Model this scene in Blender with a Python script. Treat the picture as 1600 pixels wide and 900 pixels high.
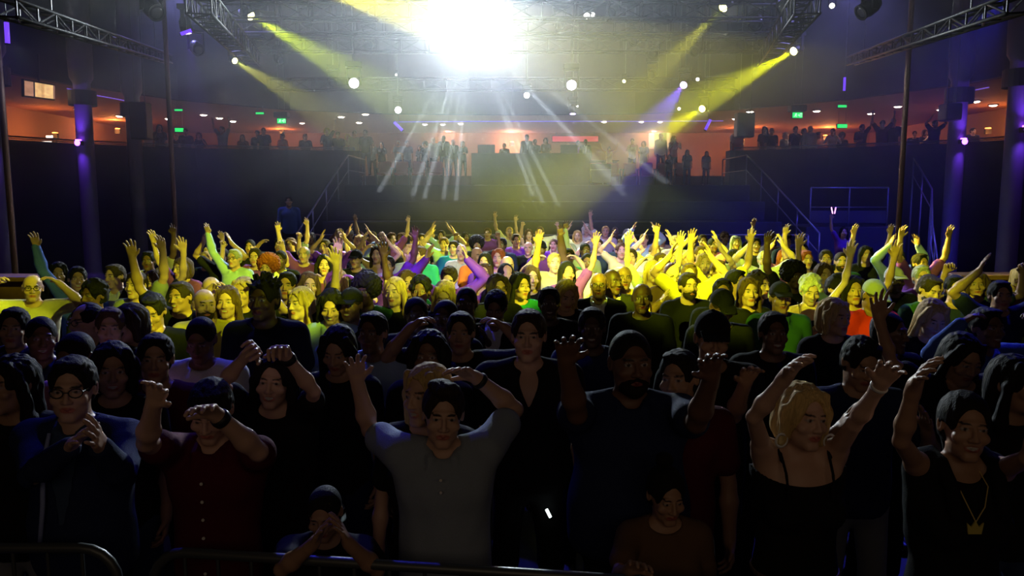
import bpy, bmesh, math, random
import numpy as np
from mathutils import Vector, Matrix

for o in list(bpy.data.objects): bpy.data.objects.remove(o)
S = bpy.context.scene
C = S.collection
PI = math.pi

# ------------------------------------------------------------------ camera
F_PX = 1186.0
PITCH = math.atan(140 / F_PX)
CAM = np.array([0., 0., 2.45])
cd = bpy.data.cameras.new('camera'); cam = bpy.data.objects.new('camera', cd); C.objects.link(cam)
cam.location = CAM; cam.rotation_euler = (PI / 2 - PITCH, 0, 0)
cd.sensor_width = 36; cd.lens = F_PX / 1600 * 36; cd.clip_start = .05; cd.clip_end = 200
S.camera = cam
def ray(px, py):
    x, y = (px - 800) / F_PX, -(py - 450) / F_PX
    return np.array([x, math.cos(PITCH) + y * math.sin(PITCH), -math.sin(PITCH) + y * math.cos(PITCH)])
def at_y(px, py, Y):                       # the point of the hall seen at a pixel, Y metres from the stage
    d = ray(px, py); return CAM + d * (Y / d[1])
def at_z(px, py, z):                       # ... or at the height z
    d = ray(px, py); return CAM + d * ((z - CAM[2]) / d[2])

# ------------------------------------------------------------------ world, colour, light paths
S.view_settings.view_transform = 'Standard'; S.view_settings.look = 'None'; S.view_settings.gamma = 1; S.view_settings.use_curve_mapping = False
S.view_settings.exposure = 0.0
wd = bpy.data.worlds.new('world'); S.world = wd; wd.use_nodes = True
wd.node_tree.nodes['Background'].inputs['Color'].default_value = (.10, .08, .30, 1); wd.node_tree.nodes['Background'].inputs['Strength'].default_value = 0.0
S.cycles.max_bounces = 3; S.cycles.diffuse_bounces = 2; S.cycles.glossy_bounces = 1; S.cycles.volume_bounces = 0; S.cycles.transmission_bounces = 2
S.cycles.sample_clamp_direct = 0; S.cycles.sample_clamp_indirect = 3

# ------------------------------------------------------------------ lamps of the show
def aim(o, target):
    o.rotation_euler = (Vector(target) - o.location).to_track_quat('-Z', 'Y').to_euler()
def spot(name, loc, target, color, power, angle, blend=.25, radius=.06):
    l = bpy.data.lights.new(name, 'SPOT'); l.color = color; l.energy = power; l.spot_size = math.radians(angle); l.spot_blend = blend; l.shadow_soft_size = radius
    o = bpy.data.objects.new(name, l); C.objects.link(o); o.location = loc; aim(o, target); return o
def gobo(o, scale, lo, hi, base=0., detail=0., seed=0.):
    """A breakup gobo in front of a spot: light passes in patches."""
    l = o.data; l.use_nodes = True; nt = l.node_tree; em = nt.nodes['Emission']
    tc = nt.nodes.new('ShaderNodeTexCoord'); nz = nt.nodes.new('ShaderNodeTexNoise'); nz.inputs['Scale'].default_value = scale; nz.inputs['Detail'].default_value = detail
    mp = nt.nodes.new('ShaderNodeMapping'); mp.inputs['Location'].default_value = (seed, seed * .7, 0)
    mr = nt.nodes.new('ShaderNodeMapRange'); mr.inputs['From Min'].default_value = lo; mr.inputs['From Max'].default_value = hi; mr.inputs['To Min'].default_value = base
    nt.links.new(tc.outputs['Normal'], mp.inputs['Vector']); nt.links.new(mp.outputs['Vector'], nz.inputs['Vector']); nt.links.new(nz.outputs['Fac'], mr.inputs['Value']); nt.links.new(mr.outputs['Result'], em.inputs['Strength'])
YEL = (.80, 1, .02); VIO = (.30, .08, 1); BLU = (.05, .05, 1); WHT = (.88, .95, 1)
# front rig above the stage, on the crowd
FRONT = [('front_spot', (4.2, -1.0, 6.2), (-3.5, 7.3, 1.6), YEL, 7500, 14.5), ('front_spot', (5.0, -1.0, 6.4), (-1.9, 9.3, 1.6), YEL, 15000, 15.5),
         ('front_spot', (-2.0, -1.5, 7.2), (1.9, 9.8, 1.6), YEL, 34000, 15), ('front_spot', (-4.6, -1.0, 6.2), (3.3, 7.9, 1.6), YEL, 8000, 15),
         ('front_spot', (3.5, -1.5, 7.4), (0.3, 12.4, 1.6), YEL, 16000, 16)]
for n, a, b, c, p, s in FRONT:
    gobo(spot(n, a, b, c, p, s, .35, .04), 16, .38, .62, .12, 1., a[0])
gobo(spot('front_violet_spot', (-4.0, -1.5, 7.4), (-.2, 9.8, 1.6), VIO, 8000, 18, .5, .04), 18, .42, .6, .1, 1., 3.)
gobo(spot('front_violet_spot', (1.0, -1.5, 7.9), (1.6, 14.5, 1.6), (.55, .35, 1), 6500, 12, .5, .04), 14, .35, .6, .2, 1., 5.)
spot('front_white_spot', (-1.6, -1.5, 7.9), (-.75, 11.2, 1.6), (1, .97, .85), 3500, 4.5, .5, .04)
# blue and violet washes from the grid straight above the crowd
spot('blue_wash', (-2.6, 9.0, 7.0), (-1.5, 5.1, 1.4), BLU, 900, 34, .6, .1)
spot('blue_wash', (6.2, 9.5, 7.0), (4.2, 5.0, 1.4), BLU, 1200, 36, .6, .1)
spot('blue_wash', (9.5, 15.0, 6.5), (8.8, 20.5, 1.5), BLU, 2200, 60, .8, .1)
spot('blue_wash', (-9.5, 13.0, 6.5), (-6.6, 7.5, 1.), BLU, 500, 60, .8, .1)
# what spills from the stage onto the first rows
a_ = bpy.data.lights.new('stage_spill', 'AREA'); a_.energy = 9; a_.size = 5; a_.size_y = 1.; a_.shape = 'RECTANGLE'; a_.color = (1, .72, .48)
o = bpy.data.objects.new('stage_spill', a_); C.objects.link(o); o.location = (0, -1.8, 3.2); aim(o, (0, 4, 1.2))
# ------------------------------------------------------------------ organic shapes (signed distance fields -> one mesh)
V3 = lambda *a: np.array(a, dtype=np.float64)
def unit(v):
    v = np.asarray(v, dtype=np.float64); n = np.linalg.norm(v)
    return v / n if n > 1e-9 else V3(0, 0, 1)
def smin(a, b, k):
    if k <= 0: return np.minimum(a, b)
    h = np.clip(.5 + .5 * (b - a) / k, 0, 1)
    return b * (1 - h) + a * h - k * h * (1 - h)
def axis_grid(lo, hi, coarse, fine, spans):
    """Coordinates from lo to hi: fine steps inside the spans, coarse steps elsewhere."""
    out = [lo]
    while out[-1] < hi:
        x = out[-1]
        out.append(x + (fine if any(a <= x <= b for a, b in spans) else coarse))
    return np.array(out, dtype=np.float32)
class Field:
    def __init__(s, xs, ys, zs):
        s.c = (xs, ys, zs); s.f = np.full((len(xs), len(ys), len(zs)), .2, dtype=np.float32)
    def sub(s, lo, hi):
        sl = []
        for i in range(3):
            a = int(np.searchsorted(s.c[i], lo[i])); b = int(np.searchsorted(s.c[i], hi[i]))
            if b <= a: return None
            sl.append(slice(a, b))
        g = [s.c[i][sl[i]] for i in range(3)]
        return tuple(sl), g[0][:, None, None], g[1][None, :, None], g[2][None, None, :]
    def put(s, r, fn, k, op):
        lo, hi = r
        m = .03 + k
        q = s.sub([v - m for v in lo], [v + m for v in hi])
        if q is None: return
        sl, X, Y, Z = q
        d = fn(X, Y, Z).astype(np.float32)
        if op == '+': s.f[sl] = smin(s.f[sl], d, k)
        else: s.f[sl] = -smin(-s.f[sl], d, k)
    def cap(s, a, b, ra, rb=None, k=.02, op='+'):
        rb = ra if rb is None else rb
        a = np.asarray(a, float); b = np.asarray(b, float); ab = b - a; L = max(float(ab @ ab), 1e-9); R = max(ra, rb)
        def fn(X, Y, Z):
            px, py, pz = X - a[0], Y - a[1], Z - a[2]
            t = np.clip((px * ab[0] + py * ab[1] + pz * ab[2]) / L, 0, 1)
            return np.sqrt((px - t * ab[0]) ** 2 + (py - t * ab[1]) ** 2 + (pz - t * ab[2]) ** 2) - (ra + (rb - ra) * t)
        s.put((np.minimum(a, b) - R, np.maximum(a, b) + R), fn, k, op)
    def ell(s, c, r, k=.02, op='+', M=None):
        c = np.asarray(c, float); r = np.asarray(r, float)
        def fn(X, Y, Z):
            px, py, pz = X - c[0], Y - c[1], Z - c[2]
            if M is not None:
                px, py, pz = (px * M[0, 0] + py * M[1, 0] + pz * M[2, 0], px * M[0, 1] + py * M[1, 1] + pz * M[2, 1], px * M[0, 2] + py * M[1, 2] + pz * M[2, 2])
            k0 = np.sqrt((px / r[0]) ** 2 + (py / r[1]) ** 2 + (pz / r[2]) ** 2)
            k1 = np.sqrt((px / r[0] ** 2) ** 2 + (py / r[1] ** 2) ** 2 + (pz / r[2] ** 2) ** 2) + 1e-6
            return k0 * (k0 - 1) / k1
        R = r if M is None else np.full(3, r.max())
        s.put((c - R, c + R), fn, k, op)
    def cut(s, n, d):
        """Keep only the side where n.p < d."""
        X, Y, Z = s.c[0][:, None, None], s.c[1][None, :, None], s.c[2][None, None, :]
        s.f = np.maximum(s.f, (n[0] * X + n[1] * Y + n[2] * Z - d).astype(np.float32))
    def ripple(s, amp, fx, fy, fz, ph=0.):
        X, Y, Z = s.c[0][:, None, None], s.c[1][None, :, None], s.c[2][None, None, :]
        s.f = s.f + (amp * np.sin(fx * X + 1.3 * np.sin(fz * .6 * Z + ph) + ph) * np.sin(fy * Y + ph * 2 + 1.1 * np.sin(fx * .5 * X)) * np.cos(fz * Z + 1.7 * np.sin(fx * .4 * X + ph))).astype(np.float32)
    def mesh(s, name):
        f = s.f; xs, ys, zs = s.c
        f[0] = f[-1] = .2; f[:, 0] = f[:, -1] = .2; f[:, :, 0] = f[:, :, -1] = .2
        ins = f < 0
        a = ins[:-1, :-1, :-1].astype(np.int8)
        n = a.copy()
        for dx in (0, 1):
            for dy in (0, 1):
                for dz in (0, 1):
                    if dx or dy or dz:
                        n += ins[dx:ins.shape[0] - 1 + dx, dy:ins.shape[1] - 1 + dy, dz:ins.shape[2] - 1 + dz]
        act = (n > 0) & (n < 8)
        I = np.argwhere(act)
        idx = np.full(act.shape, -1, dtype=np.int32); idx[act] = np.arange(len(I))
        acc = np.zeros((len(I), 3)); cnt = np.zeros(len(I))
        corners = {}
        for c in ((0,0,0),(1,0,0),(0,1,0),(1,1,0),(0,0,1),(1,0,1),(0,1,1),(1,1,1)):
            corners[c] = f[I[:, 0] + c[0], I[:, 1] + c[1], I[:, 2] + c[2]]
        for ax in range(3):
            o1, o2 = [i for i in range(3) if i != ax]
            for u in (0, 1):
                for v in (0, 1):
                    c0 = [0, 0, 0]; c0[o1] = u; c0[o2] = v; c1 = list(c0); c1[ax] = 1
                    fa, fb = corners[tuple(c0)], corners[tuple(c1)]
                    m = (fa < 0) != (fb < 0)
                    t = np.where(m, fa / np.where(m, fa - fb, 1), 0)
                    p = np.zeros((len(I), 3)); p[:, ax] = t; p[:, o1] = u; p[:, o2] = v
                    acc[m] += p[m]; cnt[m] += 1
        acc /= np.maximum(cnt, 1)[:, None]
        co = np.empty((len(I), 3))
        for ax, g in enumerate((xs, ys, zs)):
            co[:, ax] = g[I[:, ax]] + acc[:, ax] * (g[I[:, ax] + 1] - g[I[:, ax]])
        quads = []
        for ax in range(3):
            o1, o2 = [(1, 2), (2, 0), (0, 1)][ax]
            sa = [slice(1, -1)] * 3; sb = [slice(1, -1)] * 3; sa[ax] = slice(0, -1); sb[ax] = slice(1, None)
            A, B = ins[tuple(sa)], ins[tuple(sb)]
            for flip, E in ((False, np.argwhere(A & ~B)), (True, np.argwhere(~A & B))):
                if not len(E): continue
                off = np.ones(3, int); off[ax] = 0
                E = E + off
                q = []
                for u, v in ((0, 0), (-1, 0), (-1, -1), (0, -1)):
                    e = E.copy(); e[:, o1] += u; e[:, o2] += v
                    q.append(idx[e[:, 0], e[:, 1], e[:, 2]])
                q = np.stack(q, 1)
                quads.append(q[:, ::-1] if flip else q)
        Q = np.concatenate(quads).astype(np.int32)
        return np_mesh(name, co, Q), co
def np_mesh(name, co, Q):
    me = bpy.data.meshes.new(name)
    me.vertices.add(len(co)); me.vertices.foreach_set('co', np.asarray(co, dtype=np.float32).ravel())
    me.loops.add(Q.size); me.loops.foreach_set('vertex_index', Q.ravel().astype(np.int32))
    me.polygons.add(len(Q)); me.polygons.foreach_set('loop_start', np.arange(0, Q.size, Q.shape[1], dtype=np.int32))
    me.polygons.foreach_set('use_smooth', np.ones(len(Q), dtype=bool))
    me.update(calc_edges=True); me.validate()
    return me

# ------------------------------------------------------------------ people
def rot_m(yaw, pitch, roll):
    cy, sy, cp, sp, cr, sr = math.cos(yaw), math.sin(yaw), math.cos(pitch), math.sin(pitch), math.cos(roll), math.sin(roll)
    Rz = np.array([[cy, -sy, 0], [sy, cy, 0], [0, 0, 1]]); Rx = np.array([[1, 0, 0], [0, cp, -sp], [0, sp, cp]]); Ry = np.array([[cr, 0, sr], [0, 1, 0], [-sr, 0, cr]])
    return Rz @ Rx @ Ry
SH_W = {'m': .182, 'f': .160}
HEAD_Z = 1.625
def shoulder(sex, side, up=0., w=1.):
    return V3(side * (SH_W[sex] * w - .022 * up), .012, 1.415 + .055 * up)
def arm_from(sex, side, ed, fd, hd=None, up=None, w=1.):
    """Elbow, wrist and fingertip from directions of upper arm, forearm and hand."""
    ed, fd = unit(ed), unit(fd); hd = fd if hd is None else unit(hd)
    up = max(0., min(1., ed[2] * .9 + .35)) if up is None else up
    s = shoulder(sex, side, up, w); L = 1. if sex == 'm' else .94
    e = s + ed * .285 * L; q = e + fd * .25 * L
    return dict(s=s, e=e, w=q, d=hd, side=side)
def head_prims(F, H, R, smile, sex, fat=0.):
    P = lambda *a: H + R @ V3(*a)
    g = 1. if sex == 'm' else .95
    F.ell(P(0, .018, .03), (.076, .095, .088), .012, M=R)
    F.ell(P(0, -.018, -.028), (.063 * g + fat, .076, .088), .025, M=R)
    F.ell(P(0, -.03, -.072), (.054 * g + fat, .056, .042), .02, M=R)
    F.cap(P(-.012, -.078, -.099), P(.012, -.078, -.099), .017 * g, k=.02)
    F.cap(P(-.036, -.080, .031), P(.036, -.080, .031), .009 if sex == 'm' else .006, k=.014)
    for s in (-1, 1):
        F.ell(P(s * .032, -.098, .010), (.019, .015, .011), .012, '-', M=R)
        F.ell(P(s * .031, -.0735, .010), (.0135, .0135, .0125), .003, M=R)
        F.cap(P(s * .018, -.0885, .0175), P(s * .044, -.079, .016), .0045, k=.004)
        F.ell(P(s * .044, -.068, -.026), (.021, .018, .018), .02, M=R)
        F.ell(P(s * .078, .016, -.002), (.011, .02, .032), .008, M=R)
        F.ell(P(s * .086, .008, -.002), (.006, .011, .02), .006, '-', M=R)
        F.ell(P(s * .0125, -.098, -.028), (.0095, .010, .0085), .006, M=R)
    F.cap(P(0, -.090, .018), P(0, -.110, -.024), .0065, .0105, .010)
    c = .006 if smile else 0.
    F.cap(P(-.024, -.084, -.054 + c), P(0, -.0935, -.0555 - c), .0062, .0078, .006); F.cap(P(.024, -.084, -.054 + c), P(0, -.0935, -.0555 - c), .0062, .0078, .006)
    F.cap(P(-.019, -.085, -.065), P(.019, -.085, -.065), .0075, k=.007)
    F.cap(P(-.023, -.093, -.0595 + c * .8), P(.023, -.093, -.0595 + c * .8), .0032 if not smile else .0048, k=.003, op='-')
def hand_prims(F, A, curl, spread, palm, grow=0.):
    w, d = A['w'], A['d']; side = A['side']
    n = palm - d * (palm @ d); n = unit(n)
    th = unit(np.cross(d, n)) * (1 if side < 0 else -1)      # towards the thumb
    F.cap(A['e'] * .12 + w * .88, w + d * .02, .026 + grow, .025 + grow, .015)
    tips = []
    for i, (o, L, r) in enumerate(((.030, .070, .0092), (.0105, .079, .0095), (-.0095, .073, .0092), (-.029, .057, .0082))):
        k = w + d * (.088 - .006 * abs(i - 1)) + th * o
        F.cap(w + d * .015 + th * o * .5, k, .0145 + grow, .0125 + grow, .010)
        a = spread * (1.2 - i) * .55
        u = unit(d * math.cos(a) + th * math.sin(a)); q = k
        ang = 0.
        for seg, (f_, c) in enumerate(((.45, .8), (.32, 1.1), (.23, .8))):
            ang += curl * c
            v = u * math.cos(ang) + n * math.sin(ang)
            nx = q + v * L * 1.08 * f_
            F.cap(q, nx, r + grow, r * .92 + grow, .004); q = nx; r *= .92
        tips.append(q)
    b = w + d * .024 + th * .022; m = b + unit(d * .62 + th * .72 + n * .25) * .042; t = m + unit(d * .85 + th * .35 + n * (.25 + curl * .5)) * .034
    F.cap(w + d * .012, b, .018 + grow, .0165 + grow, .012); F.cap(b, m, .0145 + grow, .0115 + grow, .008); F.cap(m, t, .0112 + grow, .0088 + grow, .004)
def torso_prims(F, sex, w, fat, g, arms):
    m = sex == 'm'
    F.ell((0, .002, 1.27), (.158 * w * (1 if m else .88) + g, .108 + fat * .4 + g, .20 + g), .05)
    F.ell((0, -.004 - fat * .5, 1.06), (.142 * w * (1 if m else .86) + fat + g, .102 + fat + g, .17 + g), .06)
    F.ell((0, .006, .93), (.160 * w * (1 if m else 1.03) + fat * .8 + g, .112 + fat * .6 + g, .13 + g), .06)
    for A in arms:
        s, sd = A['s'], A['side']
        F.cap((sd * .045, .02, 1.462), s + V3(-sd * .02, 0, .012), .043 + g, .046 + g, .03)
        F.cap((sd * .085 * w, .0, 1.33), s + V3(-sd * .022, 0, -.012), .082 + g, .055 + g, .04)
        F.cap((sd * .10 * w, .035, 1.20), s + V3(-sd * .02, .012, -.03), .055 + g, .045 + g, .04)
        if not m: F.ell((sd * .074, -.082, 1.265), (.066 + g, .062 + g, .066 + g), .03)
    if m:
        F.ell((0, -.050, 1.32), (.140 * w + g, .052 + g, .075 + g), .05)
def arm_prims(F, A, sex, g, k=.02, to=1.):
    r = 1. if sex == 'm' else .80
    s, e, w = A['s'], A['e'], A['w']
    F.cap(s, s * .8 + e * .2, .056 * r + g, .054 * r + g, .03)
    if to <= .999:
        F.cap(s, s * (1 - to) + e * to, .054 * r + g, .049 * r + g * 1.35, k); return
    F.cap(s, e, .050 * r + g, .036 * r + g, k)
    F.cap(e, e * .68 + w * .32, .035 * r + g, .041 * r + g, .01); F.cap(e * .68 + w * .32, w, .041 * r + g, .026 * r + g, k)
def legs(sex, stance):
    return [(V3(sd * .088, .004, .90), V3(sd * (.10 + stance * .5), -.012, .49), V3(sd * (.105 + stance), .02, .085), sd) for sd in (-1, 1)]
def bounds(pts, m):
    P = np.array(pts); return P.min(0) - m, P.max(0) + m
def pigment(body, co, H, R, sex, smile):
    L = (co - H) @ R
    near = np.abs(L).max(1) < .13
    pig = np.zeros((len(co), 4), dtype=np.float32)
    ss = lambda v, a, b: np.clip((v - a) / (b - a), 0, 1)
    x, y, z = L[:, 0], L[:, 1], L[:, 2]
    fr = near & (y < -.05)
    lip = 1 - ss(((x / .027) ** 2 + ((z + .0605) / .0125) ** 2), .8, 1.25)
    ex = np.abs(x) - .031
    white = 1 - ss((ex / .0145) ** 2 + ((z - .010) / .0068) ** 2, .75, 1.2)
    iris = 1 - ss((ex / .0062) ** 2 + ((z - .010) / .0065) ** 2, .7, 1.3)
    brow = 1 - ss((ex / .021) ** 2 + ((z - .031 + 3.5 * ex * ex * 3) / (.0058 if sex == 'm' else .0042)) ** 2, .7, 1.3)
    pig[:, 0] = np.where(fr, lip, 0); pig[:, 1] = np.where(fr, white * (1 - iris), 0); pig[:, 2] = np.where(fr, np.maximum(brow, iris), 0)
    if smile:
        te = (1 - ss((x / .020) ** 2 + ((z + .0585 - 7 * x * x) / .0058) ** 2, .7, 1.2))
        pig[:, 1] = np.maximum(pig[:, 1], np.where(fr, te, 0)); pig[:, 0] *= 1 - np.where(fr, te, 0)
    at = body.attributes.new('pigment', 'FLOAT_COLOR', 'POINT'); at.data.foreach_set('color', pig.ravel())
def person_meshes(name, sex, arms, head=(0, 0, 0), hpos=(0, 0, 0), top='tee', w=1., fat=0., curl=.25, spread=.3, palms=None, smile=False,
                  vox=.011, fine=.0058, stance=.03, neck='crew', hem=.86, legwear='trousers', only_top=False, tight=.0):
    """Meshes of a standing figure facing -Y: skin, garments; and the head's frame for hair, hats and glasses."""
    R = rot_m(*head); H = V3(0, -.012, HEAD_Z) + V3(*hpos)
    palms = palms or [V3(0, -1, 0)] * 2
    tips = [A['w'] + A['d'] * .19 for A in arms]
    LG = legs(sex, stance)
    lo, hi = bounds([A['e'] for A in arms] + [A['w'] for A in arms] + tips + [H, V3(-.2, -.26, 0), V3(.2, .16, 1.)], .14)
    lo[2] = -.02
    sp = [[(H[i] - .13, H[i] + .13)] + [(min(A['w'][i], t[i]) - .05, max(A['w'][i], t[i]) + .05) for A, t in zip(arms, tips)] for i in range(3)]
    sp[2] = [q for q in sp[2]]
    xs, ys = (axis_grid(lo[i], hi[i], vox, fine, sp[i]) for i in range(2))
    zs = np.concatenate([axis_grid(lo[2], .72, .03, .012, [(-.1, .12)]), axis_grid(.745, hi[2], vox, fine, sp[2])]).astype(np.float32)
    F = Field(xs, ys, zs)
    torso_prims(F, sex, w, fat, 0., arms)
    F.cap((0, .022, 1.42), H + R @ V3(0, .022, -.075), .058 if sex == 'm' else .050, .055 if sex == 'm' else .046, .03)
    for A, pn in zip(arms, palms):
        arm_prims(F, A, sex, 0.)
        hand_prims(F, A, curl, spread, pn)
    for h, k, a, sd in LG:
        F.cap(h, k, .078, .052, .03); F.cap(k, k * .65 + a * .35, .052, .052, .02); F.cap(k * .65 + a * .35, a, .052, .036, .02)
        F.cap(a + V3(0, 0, -.035), a + V3(sd * .012, -.13, -.048), .036, .030, .02)
    head_prims(F, H, R, smile, sex, fat * .18)
    F.cut((0, 0, -1), 0.)
    if only_top: body = None
    else: body, co = F.mesh(name)
    out = {'body': body, 'H': H, 'R': R, 'legs': LG}
    if body: pigment(body, co, H, R, sex, smile)
    # ---- top
    g = .016 + tight
    lo2, hi2 = bounds([A['e'] for A in arms] + [A['w'] for A in arms] + [V3(-.2, -.2, .75), V3(.2, .16, 1.5)], .12)
    F = Field(*(axis_grid(lo2[i], hi2[i], vox * 1.1, vox, []) for i in range(3)))
    torso_prims(F, sex, w, fat, g, arms)
    F.ell((0, .004, 1.06), ((.146 if sex == 'm' else .128) * w + fat + g, .100 + fat + g, .30), .06)
    F.ripple(.0035, 34, 29, 21, w * 7 + fat * 30)
    if top == 'inner': F.f += .009
    if top in ('tee', 'polo', 'vneck', 'blouse'):
        for A in arms: arm_prims(F, A, sex, g, to=.62 if top != 'blouse' else .8)
    elif top in ('long', 'suit', 'hoodie'):
        for A in arms: arm_prims(F, A, sex, g * .9)
    F.cut((0, 0, -1), -hem)
    nk = {'crew': ((0, -.005, 1.49), (.078, .085, .045)), 'v': ((0, -.012, 1.49), (.072, .085, .04)), 'wide': ((0, -.02, 1.47), (.13, .11, .07)),
          'strap': ((0, 0, 1.52), (.24, .25, .165)), 'tank': ((0, -.02, 1.50), (.095, .12, .085))}[neck]
    F.ell(nk[0], nk[1], .006, '-')
    if neck == 'v' and top != 'suit':
        for t in np.linspace(0, 1, 22): F.ell((0, -.14, 1.46 - .15 * t), (.072 * (1 - t) + .006, .11, .016), .003, '-')
    if top == 'suit':
        for t in np.linspace(0, 1, 40): F.ell((0, -.16, 1.46 - .34 * t), (.074 * (1 - t) + .005, .115, .016), .003, '-')
    if neck in ('strap', 'tank'):
        for sd in (-1, 1):
            r = .009 if neck == 'strap' else .026
            st = [(sd * .085, -.140, 1.33), (sd * .090, -.112, 1.42), (sd * .098, -.045, 1.495), (sd * .100, .025, 1.512), (sd * .098, .085, 1.46), (sd * .09, .12, 1.34)]
            for p0, p1 in zip(st, st[1:]): F.cap(p0, p1, r, k=.004)
    if top in ('polo', 'long', 'inner') and neck != 'wide':
        for sd in (-1, 1):
            F.cap((0, .085, 1.50), (sd * .075, .03, 1.492), .016, k=.008); F.cap((sd * .075, .03, 1.492), (sd * .048, -.062, 1.455), .017, .020, k=.008); F.cap((sd * .048, -.062, 1.455), (sd * .055, -.092, 1.415), .018, .008, k=.008)
    if top == 'hoodie':
        F.ell((0, .10, 1.45), (.11, .06, .07), .02)
        for sd in (-1, 1): F.cap((0, .09, 1.49), (sd * .08, .02, 1.485), .03, .025, .012)
    out['top'] = F.mesh(name + '_top')[0]
    if only_top: return out
    # ---- legwear and shoes
    F = Field(*(axis_grid(a, b, .026, .026, []) for a, b in ((-.28, .28), (-.22, .2), (-.02, 1.12))))
    F.ell((0, .006, .93), (.160 * w + fat * .8 + .008, .112 + fat * .6 + .008, .13), .05)
    for h, k, a, sd in LG:
        F.cap(h, k, .086, .066, .04); F.cap(k, a, .064, .052, .03)
    if legwear == 'skirt':
        F.cap((0, .0, .9), (0, -.005, .62), .15, .185, .04); F.cut((0, 0, -1), -.60)
    F.cut((0, 0, 1), 1.0); F.cut((0, 0, -1), -.07)
    out['legs_mesh'] = F.mesh(name + '_trousers')[0]
    F = Field(*(axis_grid(a, b, .014, .014, []) for a, b in ((-.09, .09), (-.22, .14), (-.02, .16))))
    F.cap((0, .045, .045), (.012, -.125, .035), .043, .041, .02); F.cap((0, .03, .05), (0, .03, .10), .046, .043, .02); F.cut((0, 0, -1), 0.); F.ell((0, .03, .145), (.034, .045, .03), .01, '-')
    out['shoe'] = F.mesh(name + '_shoe')[0]
    return out

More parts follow.
